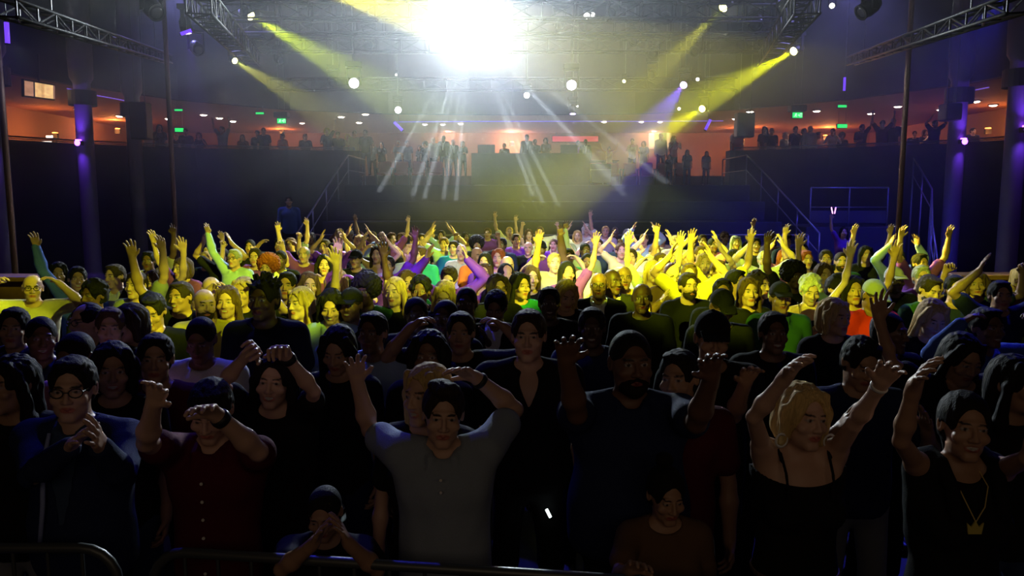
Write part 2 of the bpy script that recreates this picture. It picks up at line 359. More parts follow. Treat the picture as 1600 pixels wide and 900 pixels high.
def hair_mesh(kind, fine=.0055):
    """Hair, cap or beard in the head's own frame (face towards -Y)."""
    long_ = kind in ('long', 'straight', 'wavy', 'ponytail', 'braids')
    lo, hi = ((-.17, -.17, -.40 if long_ else -.2), (.17, .22, .22))
    F = Field(*(axis_grid(lo[i], hi[i], fine, fine, []) for i in range(3)))
    def skullcap(g, front=.0, back=-.075):
        F.ell((0, .02, .032), (.077 + g, .096 + g, .089 + g), .01)
        F.ell((0, .045, -.02), (.066 + g, .062 + g, .07 + g), .02)
        F.ell((0, -.118, -.012 + front), (.068, .088, .118), .006, '-')       # the face
        for s in (-1, 1): F.ell((s * .085, -.012, -.035), (.03, .034, .048), .008, '-')
        F.cut((0, .25, -1), -back)
    if kind == 'buzz': skullcap(.0045)
    elif kind == 'short':
        skullcap(.010); F.ell((0, -.035, .108), (.056, .045, .018), .02); F.ripple(.0035, 150, 115, 80)
    elif kind == 'quiff':
        skullcap(.011); F.ell((.01, -.055, .12), (.056, .042, .032), .015); F.ell((-.02, -.01, .125), (.05, .05, .025), .02); F.ripple(.005, 130, 90, 60, .7)
    elif kind == 'spiky':
        skullcap(.012)
        rr = random.Random(5)
        for i in range(34):
            a, e = rr.uniform(0, 6.28), rr.uniform(.35, 1.5)
            d = V3(math.cos(a) * math.cos(e), math.sin(a) * math.cos(e), math.sin(e)); c = V3(0, .02, .04)
            F.cap(c + d * .08, c + d * .118 + V3(0, 0, .006), .016, .006, .008)
    elif kind == 'receding': skullcap(.008, front=.02); F.ell((0, -.05, .10), (.05, .07, .05), .01, '-'); F.ripple(.003, 110, 90, 70)
    elif kind == 'fringe_bald':
        skullcap(.008, front=.01); F.ell((0, -.01, .12), (.085, .11, .085), .01, '-')
    elif kind == 'curly':
        skullcap(.016)
        rr = random.Random(9)
        for i in range(70):
            a, e = rr.uniform(0, 6.28), rr.uniform(-.1, 1.5)
            d = V3(math.cos(a) * math.cos(e), math.sin(a) * math.cos(e), math.sin(e)); c = V3(0, .022, .03)
            p = c + d * V3(.088, .107, .10)
            if p[1] < -.06 and p[2] < .085: continue
            F.ell(p, (.02, .02, .02), .006)
    elif kind == 'afro':
        F.ell((0, .03, .05), (.135, .13, .13), .01); F.ell((0, -.115, -.04), (.07, .09, .10), .02, '-'); F.ripple(.010, 95, 100, 90); F.cut((0, .25, -1), .06)
    elif kind in ('long', 'straight', 'wavy'):
        skullcap(.012, back=-.3)
        n = {'long': .27, 'straight': .33, 'wavy': .20}[kind]
        F.ell((0, .065, -.05), (.082, .048, .12), .03); F.ell((0, .07, -.10 - n * .3), (.088, .038, n * .55), .03)
        for s in (-1, 1):
            F.cap((s * .060, -.038, .095), (s * .086, -.018, .0), .016, .020, .015); F.cap((s * .086, -.016, .0), (s * .092, -.008, -.10 - n * .25), .020, .027, .02); F.cap((s * .092, -.008, -.10 - n * .25), (s * .088, -.02, -n), .027, .012, .03)
        F.ripple(.006 if kind == 'wavy' else .004, 140, 120, 40 if kind == 'wavy' else 6)
    elif kind == 'bob':
        skullcap(.018, back=-.3); F.ell((0, .05, -.045), (.092, .066, .085), .03)
        for s in (-1, 1): F.cap((s * .062, -.038, .095), (s * .088, -.014, .02), .017, .024, .015); F.cap((s * .088, -.02, .02), (s * .088, -.018, -.095), .028, .022, .03)
        F.ripple(.005, 130, 120, 30)
    elif kind == 'ponytail':
        skullcap(.010); F.ell((0, .12, .07), (.03, .035, .03), .01); F.cap((0, .14, .06), (.01, .155, -.06), .026, .034, .02); F.cap((.01, .155, -.06), (.02, .13, -.24), .034, .012, .03); F.ripple(.003, 130, 90, 8)
    elif kind == 'bun':
        skullcap(.010); F.ell((0, .07, .145), (.042, .042, .036), .01); F.ripple(.003, 120, 100, 60)
    elif kind == 'braids':
        skullcap(.010)
        rr = random.Random(3)
        for i in range(22):
            a = -.6 + i / 21 * (math.pi + 1.2)
            x, y = math.cos(a) * .085, .02 + math.sin(a) * .085
            if y < -.03: continue
            q = V3(x, y, .03)
            for k in range(6):
                nx = V3(x * (1.05 + .03 * k), y * 1.03 + .006 * k, .03 - .055 * (k + 1))
                F.cap(q, nx, .0125, .0125, .003); q = nx
    elif kind in ('cap', 'cap_back'):
        F.ell((0, .018, .045), (.086, .105, .092), .01); F.cut((0, -.12, -1), -.028)
        s = 1 if kind == 'cap' else -1
        G = [(x, s) for x in np.linspace(-1, 1, 23)]
        for x, s_ in G: F.cap((x * .066, -s_ * (.07), .052), (x * .058, -s_ * (.165 - .03 * x * x) , .036 - .012 * x * x), .0055, .0045, .006)
        F.cap((-.02, .018, .137), (.02, .018, .137), .003, .003, .003); F.ell((0, .018, .137), (.01, .01, .008), .004)
    elif kind == 'beanie':
        F.ell((0, .02, .05), (.088, .106, .10), .01); F.cut((0, -.1, -1), -.025)
        for i in range(24):
            a = i / 24 * 6.283; b = (i + 1) / 24 * 6.283
            F.cap((.086 * math.cos(a), .02 + .104 * math.sin(a), .038 - .01 * math.sin(a)), (.086 * math.cos(b), .02 + .104 * math.sin(b), .038 - .01 * math.sin(b)), .012, k=.004)
    elif kind == 'beard':
        F.ell((0, -.032, -.068), (.063, .068, .058), .01); F.ell((0, -.074, -.092), (.03, .028, .032), .02); F.ell((0, -.02, .03), (.12, .2, .075), .006, '-')
        F.ell((0, -.10, -.060), (.029, .03, .011), .004, '-'); F.cap((-.03, -.086, -.058), (0, -.0965, -.044), .0065, k=.004); F.cap((.03, -.086, -.058), (0, -.0965, -.044), .0065, k=.004)
        F.cut((0, 1, 0), .01); F.ripple(.002, 150, 150, 120)
    elif kind == 'long_beard':
        F.ell((0, -.032, -.068), (.063, .068, .058), .01); F.ell((0, -.07, -.13), (.05, .035, .075), .03); F.ell((0, -.02, .03), (.12, .2, .075), .006, '-')
        F.ell((0, -.10, -.060), (.029, .03, .011), .004, '-'); F.cap((-.03, -.086, -.058), (0, -.0965, -.044), .0065, k=.004); F.cap((.03, -.086, -.058), (0, -.0965, -.044), .0065, k=.004)
        F.cut((0, 1, 0), .01); F.ripple(.003, 150, 150, 60)
    return F.mesh('hair_' + kind)[0]
def glasses_mesh():
    F = Field(axis_grid(-.09, .09, .0022, .0022, []), axis_grid(-.12, .05, .0022, .0022, []), axis_grid(-.03, .04, .0022, .0022, []))
    for s in (-1, 1):
        pr = None
        for i in range(13):
            a = i / 12 * 6.2832
            p = V3(s * .033 + .024 * math.cos(a), -.104 + .010 * (math.cos(a) * s > 0) * abs(math.cos(a)), .010 + .018 * math.sin(a))
            if pr is not None: F.cap(pr, p, .0026, k=.001)
            pr = p
        F.cap((s * .057, -.094, .014), (s * .079, .02, .012), .0026, k=.001)
    F.cap((-.010, -.104, .013), (.010, -.104, .013), .0026, k=.001)
    return F.mesh('glasses')[0]
# ------------------------------------------------------------------ helpers
def tag(o, label=None, cat=None, group=None, kind=None):
    for k, v in (('label', label), ('category', cat), ('group', group), ('kind', kind)):
        if v: o[k] = v
    return o
ORD = ['first', 'second', 'third', 'fourth', 'fifth', 'sixth', 'seventh', 'eighth', 'ninth', 'tenth', 'eleventh', 'twelfth', 'thirteenth', 'fourteenth', 'fifteenth', 'sixteenth', 'seventeenth', 'eighteenth', 'nineteenth', 'twentieth']
def nth(i):
    if i < 20: return ORD[i]
    t = ['', '', 'twenty', 'thirty', 'forty', 'fifty', 'sixty'][(i + 1) // 10]
    return t + ('-' + ORD[(i + 1) % 10 - 1] if (i + 1) % 10 else 'th').replace('tyth', 'tieth')
def mat(name, col, rough=.6, metal=0., emit=None, power=0., bump=0., bscale=40., var=0., spec=.5):
    m = bpy.data.materials.new(name); m.use_nodes = True; nt = m.node_tree; b = nt.nodes['Principled BSDF']
    b.inputs['Base Color'].default_value = (*col, 1); b.inputs['Roughness'].default_value = rough; b.inputs['Metallic'].default_value = metal; b.inputs['Specular IOR Level'].default_value = spec
    if emit: b.inputs['Emission Color'].default_value = (*emit, 1); b.inputs['Emission Strength'].default_value = power; m.cycles.emission_sampling = 'NONE'
    if bump or var:
        tc = nt.nodes.new('ShaderNodeTexCoord'); nz = nt.nodes.new('ShaderNodeTexNoise'); nz.inputs['Scale'].default_value = bscale; nz.inputs['Detail'].default_value = 3
        nt.links.new(tc.outputs['Object'], nz.inputs['Vector'])
        if bump:
            bp = nt.nodes.new('ShaderNodeBump'); bp.inputs['Strength'].default_value = bump; bp.inputs['Distance'].default_value = .02
            nt.links.new(nz.outputs['Fac'], bp.inputs['Height']); nt.links.new(bp.outputs['Normal'], b.inputs['Normal'])
        if var:
            mx = nt.nodes.new('ShaderNodeMix'); mx.data_type = 'RGBA'; mx.inputs[6].default_value = (*[c * (1 - var) for c in col], 1); mx.inputs[7].default_value = (*[min(1, c * (1 + var)) for c in col], 1)
            nt.links.new(nz.outputs['Fac'], mx.inputs[0]); nt.links.new(mx.outputs[2], b.inputs['Base Color'])
    return m
class MB:
    """Collects shapes into one bmesh."""
    def __init__(s): s.b = bmesh.new()
    def box(s, lo, hi, bev=0., M=None):
        r = bmesh.ops.create_cube(s.b, size=1); vs = r['verts']
        for v in vs: v.co = Vector([lo[i] + (v.co[i] + .5) * (hi[i] - lo[i]) for i in range(3)])
        if bev:
            es = list({e for v in vs for e in v.link_edges}); q = bmesh.ops.bevel(s.b, geom=es, offset=bev, segments=2, affect='EDGES', profile=.5)
            vs = list({v for f in q['faces'] for v in f.verts} | {v for v in vs if v.is_valid})
        if M is not None: bmesh.ops.transform(s.b, matrix=M, verts=vs)
        return s
    def tube(s, pts, r, n=8, caps=True):
        pts = [Vector(p) for p in pts]; rings = []; up = None
        for i, p in enumerate(pts):
            t = ((pts[i + 1] - p).normalized() if i + 1 < len(pts) else Vector()) + ((p - pts[i - 1]).normalized() if i else Vector())
            t.normalize()
            if up is None: up = Vector((0, 0, 1)) if abs(t.z) < .9 else Vector((1, 0, 0))
            a = t.cross(up).normalized(); b = a.cross(t).normalized(); up = b
            rr = r[i] if isinstance(r, (list, tuple)) else r
            rings.append([s.b.verts.new(p + (a * math.cos(k / n * 2 * PI) + b * math.sin(k / n * 2 * PI)) * rr) for k in range(n)])
        for A, B in zip(rings, rings[1:]):
            for k in range(n): s.b.faces.new((A[k], A[(k + 1) % n], B[(k + 1) % n], B[k]))
        if caps: s.b.faces.new(rings[0][::-1]); s.b.faces.new(rings[-1])
        return s
    def lathe(s, prof, n=24, M=None):
        rings = []
        for r, z in prof:
            rings.append([s.b.verts.new(Vector((r * math.cos(k / n * 2 * PI), r * math.sin(k / n * 2 * PI), z))) for k in range(n)] if r > 1e-5 else [s.b.verts.new(Vector((0, 0, z)))])
        for A, B in zip(rings, rings[1:]):
            for k in range(n):
                q = [A[k % len(A)], A[(k + 1) % len(A)], B[(k + 1) % len(B)], B[k % len(B)]]
                u = []
                for v in q:
                    if v not in u: u.append(v)
                if len(u) > 2: s.b.faces.new(u)
        if M is not None: bmesh.ops.transform(s.b, matrix=M, verts=[v for R in rings for v in R])
        return s
    def wall(s, pts, z0, z1, th):
        """A strip of wall along plan points, th thick towards the left of the walk."""
        P = [Vector((p[0], p[1], 0)) for p in pts]; N = []
        for i, p in enumerate(P):
            t = (P[min(i + 1, len(P) - 1)] - P[max(i - 1, 0)]).normalized(); N.append(Vector((-t.y, t.x, 0)))
        z = lambda v, i: v[i] if isinstance(v, (list, tuple)) else v
        R = [[s.b.verts.new(p + Vector((0, 0, z(z0, i)))), s.b.verts.new(p + Vector((0, 0, z(z1, i)))), s.b.verts.new(p + n * th + Vector((0, 0, z(z1, i)))), s.b.verts.new(p + n * th + Vector((0, 0, z(z0, i))))] for i, (p, n) in enumerate(zip(P, N))]
        for A, B in zip(R, R[1:]):
            for k in range(4): s.b.faces.new((A[k], A[(k + 1) % 4], B[(k + 1) % 4], B[k]))
        s.b.faces.new(R[0][::-1]); s.b.faces.new(R[-1]); return s
    def slab(s, pts, z0, z1):
        a = [s.b.verts.new((p[0], p[1], z0)) for p in pts]; b = [s.b.verts.new((p[0], p[1], z1)) for p in pts]; n = len(pts)
        s.b.faces.new(a[::-1]); s.b.faces.new(b)
        for k in range(n): s.b.faces.new((a[k], a[(k + 1) % n], b[(k + 1) % n], b[k]))
        return s
    def build(s, name, m, parent=None, loc=(0, 0, 0), smooth=False):
        bmesh.ops.recalc_face_normals(s.b, faces=s.b.faces)
        me = bpy.data.meshes.new(name); s.b.to_mesh(me); s.b.free()
        if smooth: me.polygons.foreach_set('use_smooth', np.ones(len(me.polygons), dtype=bool))
        me.materials.append(m); o = bpy.data.objects.new(name, me); C.objects.link(o); o.parent = parent; o.location = loc; return o
def empty(name, loc, label, cat, group=None, rot=None):
    o = bpy.data.objects.new(name, None); C.objects.link(o); o.location = Vector(loc); o.empty_display_size = .1
    if rot is not None: o.rotation_euler = rot
    return tag(o, label, cat, group)
def struct(o): o['kind'] = 'structure'; return o
def copy_tree(o, parent=None):
    c = o.copy(); C.objects.link(c); c.parent = parent
    for ch in o.children: copy_tree(ch, c)
    return c

# ------------------------------------------------------------------ the hall
M_floor = mat('floor_boards', (.03, .027, .026), .55, bump=.2, bscale=6, var=.3)
M_black = mat('black_paint', (.018, .017, .02), .8, bump=.1, bscale=12, var=.3)
M_front = mat('gallery_front', (.035, .033, .045), .75, bump=.1, bscale=8, var=.25)
M_warm = mat('terracotta_paint', (.34, .19, .14), .7, bump=.05, bscale=10, var=.12)
M_soff = mat('soffit_paint', (.40, .20, .13), .8, var=.1, bscale=4)
M_carpet = mat('gallery_carpet', (.06, .02, .025), .95, bump=.3, bscale=60, var=.3)
M_steel = mat('steel_tube', (.45, .45, .48), .35, .9)
M_alu = mat('truss_paint', (.03, .03, .033), .5, .2)
M_dark = mat('fixture_black', (.02, .02, .022), .45, bump=.05, bscale=60)
M_chain = mat('steel_cable', (.2, .2, .2), .5, .8)

struct(MB().box((-19, -4, -.2), (19, 42, 0)).build('floor', M_floor))
struct(MB().box((-19, -4, 9.4), (19, 42, 9.6)).build('ceiling', M_black))
struct(MB().box((-19.2, -4, 0), (-19, 42, 9.4)).build('wall_left', M_warm))
struct(MB().box((19, -4, 0), (19.2, 42, 9.4)).build('wall_right', M_warm))
struct(MB().box((-19, 41, 0), (19, 41.2, 9.4)).build('wall_back', M_warm))
# the gallery runs round the hall: left wing, open centre, right wing
GL = [(-16.6, 4), (-16.6, 18), (-15.9, 22), (-14.2, 25), (-11.2, 27.2), (-8.2, 28.2), (-5.9, 28.7)]
GR = [(8.3, 28.6), (11.2, 27.2), (14.2, 25), (15.9, 22), (16.6, 18), (16.6, 4)]
struct(MB().wall(GL, 0, 4.22, .25).build('wall_gallery_left', M_front))
struct(MB().wall(GR, 0, 4.22, .25).build('wall_gallery_right', M_front))
struct(MB().slab([(-18.98, 4)] + [(x - .3 if y < 20 else x, y + .26) for x, y in GL] + [(-5.9, 40.9), (-18.98, 40.9)], 3.1, 3.3).build('floor_gallery_left', M_carpet))
struct(MB().slab([(8.3, 40.9)] + [(x + .3 if y < 20 else x, y + .26) for x, y in GR] + [(18.98, 4), (18.98, 40.9)], 3.1, 3.3).build('floor_gallery_right', M_carpet))
struct(MB().box((-5.9, 28.7, 0), (-5.7, 29.15, 4.22)).build('wall_stairwell_left', M_front))
struct(MB().box((8.1, 28.6, 0), (8.3, 29.15, 4.22)).build('wall_stairwell_right', M_front))
# centre: a raked stand climbing to the gallery level
for i, (y0, z) in enumerate(((19.6, .55), (21.2, 1.15), (22.8, 1.75), (24.4, 2.35), (26.0, 2.9), (29.2, 3.3))):
    struct(MB().box((-5.68, y0, 0), (8.08, 29.2 if i < 5 else 40.95, z), .01).build('floor_stand_%d' % (i + 1), M_front if i < 5 else M_carpet))
# lower ceiling over the gallery with its dark fascia above
FC = [(-14.6, 4), (-14.6, 12), (-14.3, 18), (-13.4, 23), (-11.6, 27), (-8.6, 30), (-5, 31.4), (0, 31.8), (5, 31.4), (8.6, 30), (11.6, 27), (13.6, 23), (14.4, 18), (14.6, 12), (14.6, 4)]
struct(MB().wall(FC, 5.86, 9.4, .25).build('trim_fascia', M_black))
struct(MB().slab([(-18.98, 4)] + [(x * 1.004, y + .2) for x, y in FC] + [(18.98, 4), (18.98, 40.95), (-18.98, 40.95)], 5.9, 6.1).build('ceiling_gallery', M_soff))

# ------------------------------------------------------------------ columns with violet lamps
M_col = mat('column_paint', (.16, .14, .2), .5, bump=.05, bscale=20)
M_vio = mat('violet_lens', (.3, .1, .9), .3, emit=(.30, .06, 1), power=14)
cols = [((-11.75, 17.6), 4.0, 'nearest the left side wall'), ((-11.9, 21.5), 4.0, 'between the screen and the exit lights on the left'), ((-11.9, 24.3), 0, 'dark, beside the left gallery wing'),
        ((12.1, 21.0), 4.0, 'in front of the right gallery wing'), ((11.75, 18.0), 4.05, 'nearest the right side wall')]
for (x, y), lz, wh in cols:
    c = empty('column', (x, y, 0), 'round dark column %s%s' % ('with violet lamp, ' if lz else '', wh), 'column', 'columns before the gallery')
    MB().lathe([(.34, 0), (.34, .25), (.25, .3), (.22, .4), (.22, 5.6), (.30, 5.75), (.32, 6.2), (.32, 9.4)], 20).build('shaft', M_col, c, smooth=True)
    MB().lathe([(.36, 5.0), (.36, 5.4), (.24, 5.42)], 20).build('collar', M_dark, c)
    if lz:
        f = MB().box((-.09, -.40, lz - .10), (.09, -.23, lz + .02), .015).build('wall_lamp', M_dark, c)
        MB().lathe([(0, 0), (.075, 0), (.075, -.03), (0, -.03)], 16, Matrix.Translation((0, -.34, lz + .035 + .02)) ).build('lens', M_vio, f)
        MB().lathe([(.08, -.012), (.055, .012), (0, .02)], 16, Matrix.Translation((0, -.41, lz - .04)) @ Matrix.Rotation(PI / 2, 4, 'X')).build('lens', M_vio, f)
        for dz, s in ((.0, 1), (-.08, -1)):
            l = bpy.data.lights.new('column_light', 'SPOT'); l.color = (.22, .06, 1); l.energy = 70; l.spot_size = 1.5; l.spot_blend = .9; l.shadow_soft_size = .05
            lo = bpy.data.objects.new('column_light', l); C.objects.link(lo); lo.location = (x, y - .48, lz + dz); aim(lo, (x, y - .30, lz + s * 1.2))
M_pole = mat('pole_paint', (.22, .12, .10), .5)
for p, Y, z1, lab in ((1407, 15, 9.4, 'thin reddish pole standing before the right gallery wing'), (271, 17, 9.4, 'thin dark pole before the left gallery, beside green exit light'), (14, 13.5, 9.4, 'violet-lit pole beside the left edge of the hall')):
    b = at_y(p, 300, Y); c = empty('pole', (b[0], Y, 0), lab, 'pole', 'thin poles around the floor')
    MB().tube([(0, 0, 0), (0, 0, z1)], .05, 12).build('tube', M_pole, c, smooth=True); MB().lathe([(.14, 0), (.14, .02), (.06, .04), (.06, .1)], 16).build('base_plate', M_dark, c)

# ------------------------------------------------------------------ gallery lights, screen, exit signs
M_dl = mat('downlight_lens', (1, .9, .8), .3, emit=(1, .86, .72), power=26)
M_rim = mat('downlight_rim', (.3, .2, .15), .4, .4)
DL = [(57, 177), (122, 170), (187, 181), (207, 175), (263, 185), (318, 179), (343, 184), (364, 189), (472, 192), (533, 182), (571, 178), (561, 191), (664, 194), (692, 194), (720, 193), (944, 190), (1002, 190), (1031, 190), (1149, 185), (1172, 174), (1276, 173), (1361, 177), (1403, 166), (1470, 171), (1525, 158), (1552, 164)]
DL.sort()
for i, (px, py) in enumerate(DL):
    p = at_z(px, py, 5.88); sc = 1.15 if 500 < px < 600 or px < 400 or px > 1140 else .95
    d = empty('downlight', p, 'round recessed downlight in the gallery ceiling, %s from the left' % nth(i), 'ceiling light', 'downlights in the gallery ceiling')
    d.scale = (sc,) * 3
    MB().lathe([(.13, .02), (.16, .0), (.16, -.015), (.125, -.02), (.12, .02)], 20).build('rim', M_rim, d)
    MB().lathe([(0, -.05), (.07, -.045), (.122, -.01), (.122, .02), (0, .02)], 20).build('diffuser', M_dl, d, smooth=True)
    if i % 2 == 0:
        l = bpy.data.lights.new('downlight_lamp', 'SPOT'); l.color = (1, .58, .36); l.energy = 48; l.spot_size = 2.4; l.spot_blend = .8; l.shadow_soft_size = .1
        lo = bpy.data.objects.new('downlight_lamp', l); C.objects.link(lo); lo.location = (p[0], p[1], 5.7)
M_scon = mat('amber_lens', (1, .4, .1), .4, emit=(1, .30, .06), power=6)
def sconce(px, py, Y, e, lab, col=(1, .33, .08)):
    p = at_y(px, py, Y)
    s = empty('wall_lamp', p, lab, 'wall lamp', 'amber wall lamps of the gallery')
    MB().box((-.12, .0, -.1), (.12, .12, .1), .02).build('housing', M_dark, s); MB().lathe([(0, -.02), (.10, -.01), (.10, .02)], 16, Matrix.Translation((0, .06, .11))).build('lens', M_scon, s)
    for z in (-.25, .25):
        l = bpy.data.lights.new('amber_lamp', 'POINT'); l.color = col; l.energy = e; l.shadow_soft_size = .08
        lo = bpy.data.objects.new('amber_lamp', l); C.objects.link(lo); lo.location = (p[0], p[1] - .25, p[2] + z)
for px, py, Y, e, lab in ((85, 212, 30, 30, 'amber wall lamp behind the leftmost gallery column'), (183, 205, 34.5, 60, 'amber wall lamp on the left gallery wall beside the exit lights'), (440, 205, 39, 90, 'amber wall lamp behind the green exit sign on the left wing'),
                          (700, 200, 40.5, 95, 'amber wall lamp behind the standing figures at centre back'), (800, 225, 40.5, 95, 'amber wall lamp on the back wall behind the sound desk'), (1020, 200, 40.5, 95, 'amber wall lamp beside the lit poster'),
                          (1160, 222, 38, 90, 'amber wall lamp where the right gallery wing begins'), (1290, 215, 38, 90, 'amber wall lamp between the two green exit signs at right'), (1545, 205, 29, 30, 'amber wall lamp behind the rightmost gallery column')):
    sconce(px, py, Y, e, lab, (1, .50, .30) if Y > 40 else (1, .33, .08))
# tilted video screen under the fascia
M_scr = bpy.data.materials.new('screen_picture'); M_scr.use_nodes = True; nt = M_scr.node_tree; b = nt.nodes['Principled BSDF']; b.inputs['Base Color'].default_value = (.02, .02, .02, 1)
tc = nt.nodes.new('ShaderNodeTexCoord'); sx = nt.nodes.new('ShaderNodeSeparateXYZ'); nt.links.new(tc.outputs['Generated'], sx.inputs[0])
rp = nt.nodes.new('ShaderNodeValToRGB'); rp.color_ramp.interpolation = 'CONSTANT'
for k, (pos, c) in enumerate(((0, (.42, .20, .12)), (.26, (.03, .02, .02)), (.31, (.85, .50, .20)), (.52, (.70, .38, .14)), (.62, (.90, .55, .22)), (.93, (.25, .12, .08)))):
    e = rp.color_ramp.elements[0] if k == 0 else rp.color_ramp.elements.new(pos) if k > 1 else rp.color_ramp.elements[1]
    e.position = pos; e.color = (*c, 1)
nz = nt.nodes.new('ShaderNodeTexNoise'); nz.inputs['Scale'].default_value = 5; nt.links.new(tc.outputs['Generated'], nz.inputs['Vector'])
mx = nt.nodes.new('ShaderNodeMix'); mx.data_type = 'RGBA'; mx.blend_type = 'MULTIPLY'; mx.inputs[0].default_value = .7
nt.links.new(sx.outputs['Y'], rp.inputs['Fac']); nt.links.new(rp.outputs['Color'], mx.inputs[6]); nt.links.new(nz.outputs['Fac'], mx.inputs[7]); nt.links.new(mx.outputs[2], b.inputs['Emission Color']); b.inputs['Emission Strength'].default_value = 1.7; M_scr.cycles.emission_sampling = 'NONE'
a0, a1, b0, b1 = at_y(38, 126, 19.5), at_y(38, 149, 19.5), at_y(85, 134, 21.6), at_y(85, 156, 21.6)
scr = empty('video_screen', a0, 'tilted amber-lit video screen under the fascia at far left', 'screen')
q = Vector(b0) - Vector(a0); q1 = Vector(a1) - Vector(a0); wd_ = q.length; ux = q.normalized(); uz = -(q1 - ux * q1.dot(ux)).normalized(); uy = uz.cross(ux); hh = q1.length
scr.matrix_world = Matrix(((uy.x, ux.x, uz.x, a0[0]), (uy.y, ux.y, uz.y, a0[1]), (uy.z, ux.z, uz.z, a0[2]), (0, 0, 0, 1)))
sg = 1 if Vector((uy.x, uy.y, 0)).dot(Vector((a0[0], a0[1], 0))) > 0 else -1
lo_, hi_ = sorted((0.0, .06 * sg))
MB().box((lo_, -.04, -hh - .04), (hi_, wd_ + .04, .04), .01).build('screen_case', M_dark, scr)
lo_, hi_ = sorted((-.012 * sg, -.002 * sg))
MB().box((lo_, 0, -hh), (hi_, wd_, 0)).build('display', M_scr, scr)
MB().tube([(.03 * sg, wd_ / 2, .02), (.03 * sg, wd_ / 2, .75)], .025).build('bracket', M_dark, scr)
# green exit signs
M_green = mat('exit_green', (.0, .4, .1), .4, emit=(.02, .85, .16), power=1.3)
M_egl = mat('exit_pictogram', (.9, 1, .9), .4, emit=(.8, 1, .85), power=1.6)
def exit_sign(px, py, w_px, h_px, Y, lab, hood=False):
    p = at_y(px, py, Y); k = Y / F_PX; w, h = w_px * k, h_px * k
    s = empty('exit_sign', p, lab, 'exit sign', 'green exit lights')
    MB().box((-w / 2 - .02, 0, -h / 2 - .02), (w / 2 + .02, .08, h / 2 + .02), .01).build('sign_case', M_dark, s)
    pn = MB().box((-w / 2, -.012, -h / 2), (w / 2, -.001, h / 2)).build('lit_panel', M_green, s)
    if h_px > 6:
        g = MB(); u = h * .8                # running figure, arrow and doorway
        def bar(x0, z0, x1, z1, t): g.tube([(x0, -.018, z0), (x1, -.018, z1)], t, 6)
        g.lathe([(0, -.006), (u * .09, 0), (0, .006)], 12, Matrix.Translation((-w * .16, -.018, u * .36)) @ Matrix.Rotation(PI / 2, 4, 'X'))
        bar(-w * .17, u * .24, -w * .20, -u * .05, u * .06); bar(-w * .20, -u * .05, -w * .11, -u * .2, u * .05); bar(-w * .11, -u * .2, -w * .13, -u * .42, u * .045); bar(-w * .20, -u * .05, -w * .29, -u * .3, u * .05); bar(-w * .29, -u * .3, -w * .37, -u * .3, u * .04)
        bar(-w * .17, u * .2, -w * .07, u * .08, u * .04); bar(-w * .17, u * .2, -w * .28, u * .1, u * .04)
        bar(w * .02, 0, w * .18, 0, u * .05); bar(w * .18, 0, w * .12, u * .14, u * .045); bar(w * .18, 0, w * .12, -u * .14, u * .045)
        for q in ((.26, -.45, .26, .42), (.42, -.45, .42, .42), (.26, .42, .42, .42)): bar(w * q[0], u * q[1], w * q[2], u * q[3], u * .04)
        g.build('pictogram', M_egl, pn)
    if hood: MB().box((-w * .8, -.15, h / 2 + .03), (w * .8, .25, h / 2 + .03 + h * 1.2), .03).build('hood', M_dark, s)
    z = 5.9 - p[2] if Y > 28 else 9.4 - p[2]
    if z > .1:
        for sx_ in (-w * .35, w * .35): MB().tube([(sx_, .04, h / 2), (sx_, .04, z)], .008, 6).build('hanger', M_chain, s)
exit_sign(280, 203, 13, 5.5, 31, 'small green exit light over the left gallery heads beside thin pole')
exit_sign(279, 172, 12, 2.5, 28.5, 'thin green light bar under the fascia, above the small exit light on left')
exit_sign(440, 189, 13, 7, 27, 'green running-man exit sign under black hood, left of centre', True)
exit_sign(406, 177, 12, 2.5, 29, 'thin green light bar under the fascia beside the hooded left sign')
exit_sign(1246, 180, 15, 8, 26.5, 'green running-man exit sign under black hood above the right gallery heads', True)
exit_sign(1316, 166, 13, 3.5, 28, 'thin green light bar under the fascia, above the small right exit light')
exit_sign(1316, 197, 15, 5.5, 31, 'small green exit light over the right gallery heads')
# thin violet tubes and the lit edge of the fascia
M_tube = mat('violet_tube', (.2, .05, .8), .3, emit=(.16, .05, .9), power=1.3)
M_edge = mat('fascia_led', (.2, .1, .8), .3, emit=(.22, .12, .75), power=.8)
for pts, Y, r, lab in ((((10, 35), (12, 68)), 12, .035, 'violet light tube on the left edge pole'), (((616, 191), (629, 204)), 27, .05, 'violet light tube slanting under the fascia left of centre'), (((1110, 187), (1102, 203)), 27, .05, 'violet light tube slanting under the fascia beside yellow beam'),
                       (((1320, 121), (1319, 142)), 20, .03, 'violet light tube upright above the right exit signs'), (((283, 53), (300, 47)), 16, .035, 'violet light tube slanting high up at left')):
    t = empty('light_tube', at_y(*pts[0], Y), lab, 'light tube', 'violet light tubes')
    d = Vector(at_y(*pts[1], Y)) - t.location
    MB().tube([(0, 0, 0), d], r, 10).build('tube', M_tube, t, smooth=True); MB().tube([-d * .06, d * .0], r * 1.25, 10).build('end_cap', M_dark, t); MB().tube([d, d * 1.06], r * 1.25, 10).build('end_cap', M_dark, t)
    MB().tube([d * .5, (d.x * .5, d.y * .5, 9.4 - t.location.z if Y < 28 else 1)], .01, 6).build('hanger', M_chain, t)
def edge(pxs, lab):
    p = [at_z(a, b, 5.84) for a, b in pxs]
    tag(MB().tube(p, .018, 6).build('led_strip', M_edge), lab, 'light strip', 'violet edge lights of the fascia')
edge([(147, 148.5), (178, 154), (211, 160.5)], 'violet light strip along the lower edge of the left fascia')
edge([(105, 138.5), (124, 142.5)], 'short violet light strip beside the video screen')
edge([(620, 190.5), (740, 189.8), (860, 189.6), (1000, 189.6), (1130, 189)], 'long pale violet light strip along the central fascia')
edge([(1508, 143.8), (1545, 136.5)], 'violet light strip along the lower edge of the right fascia')

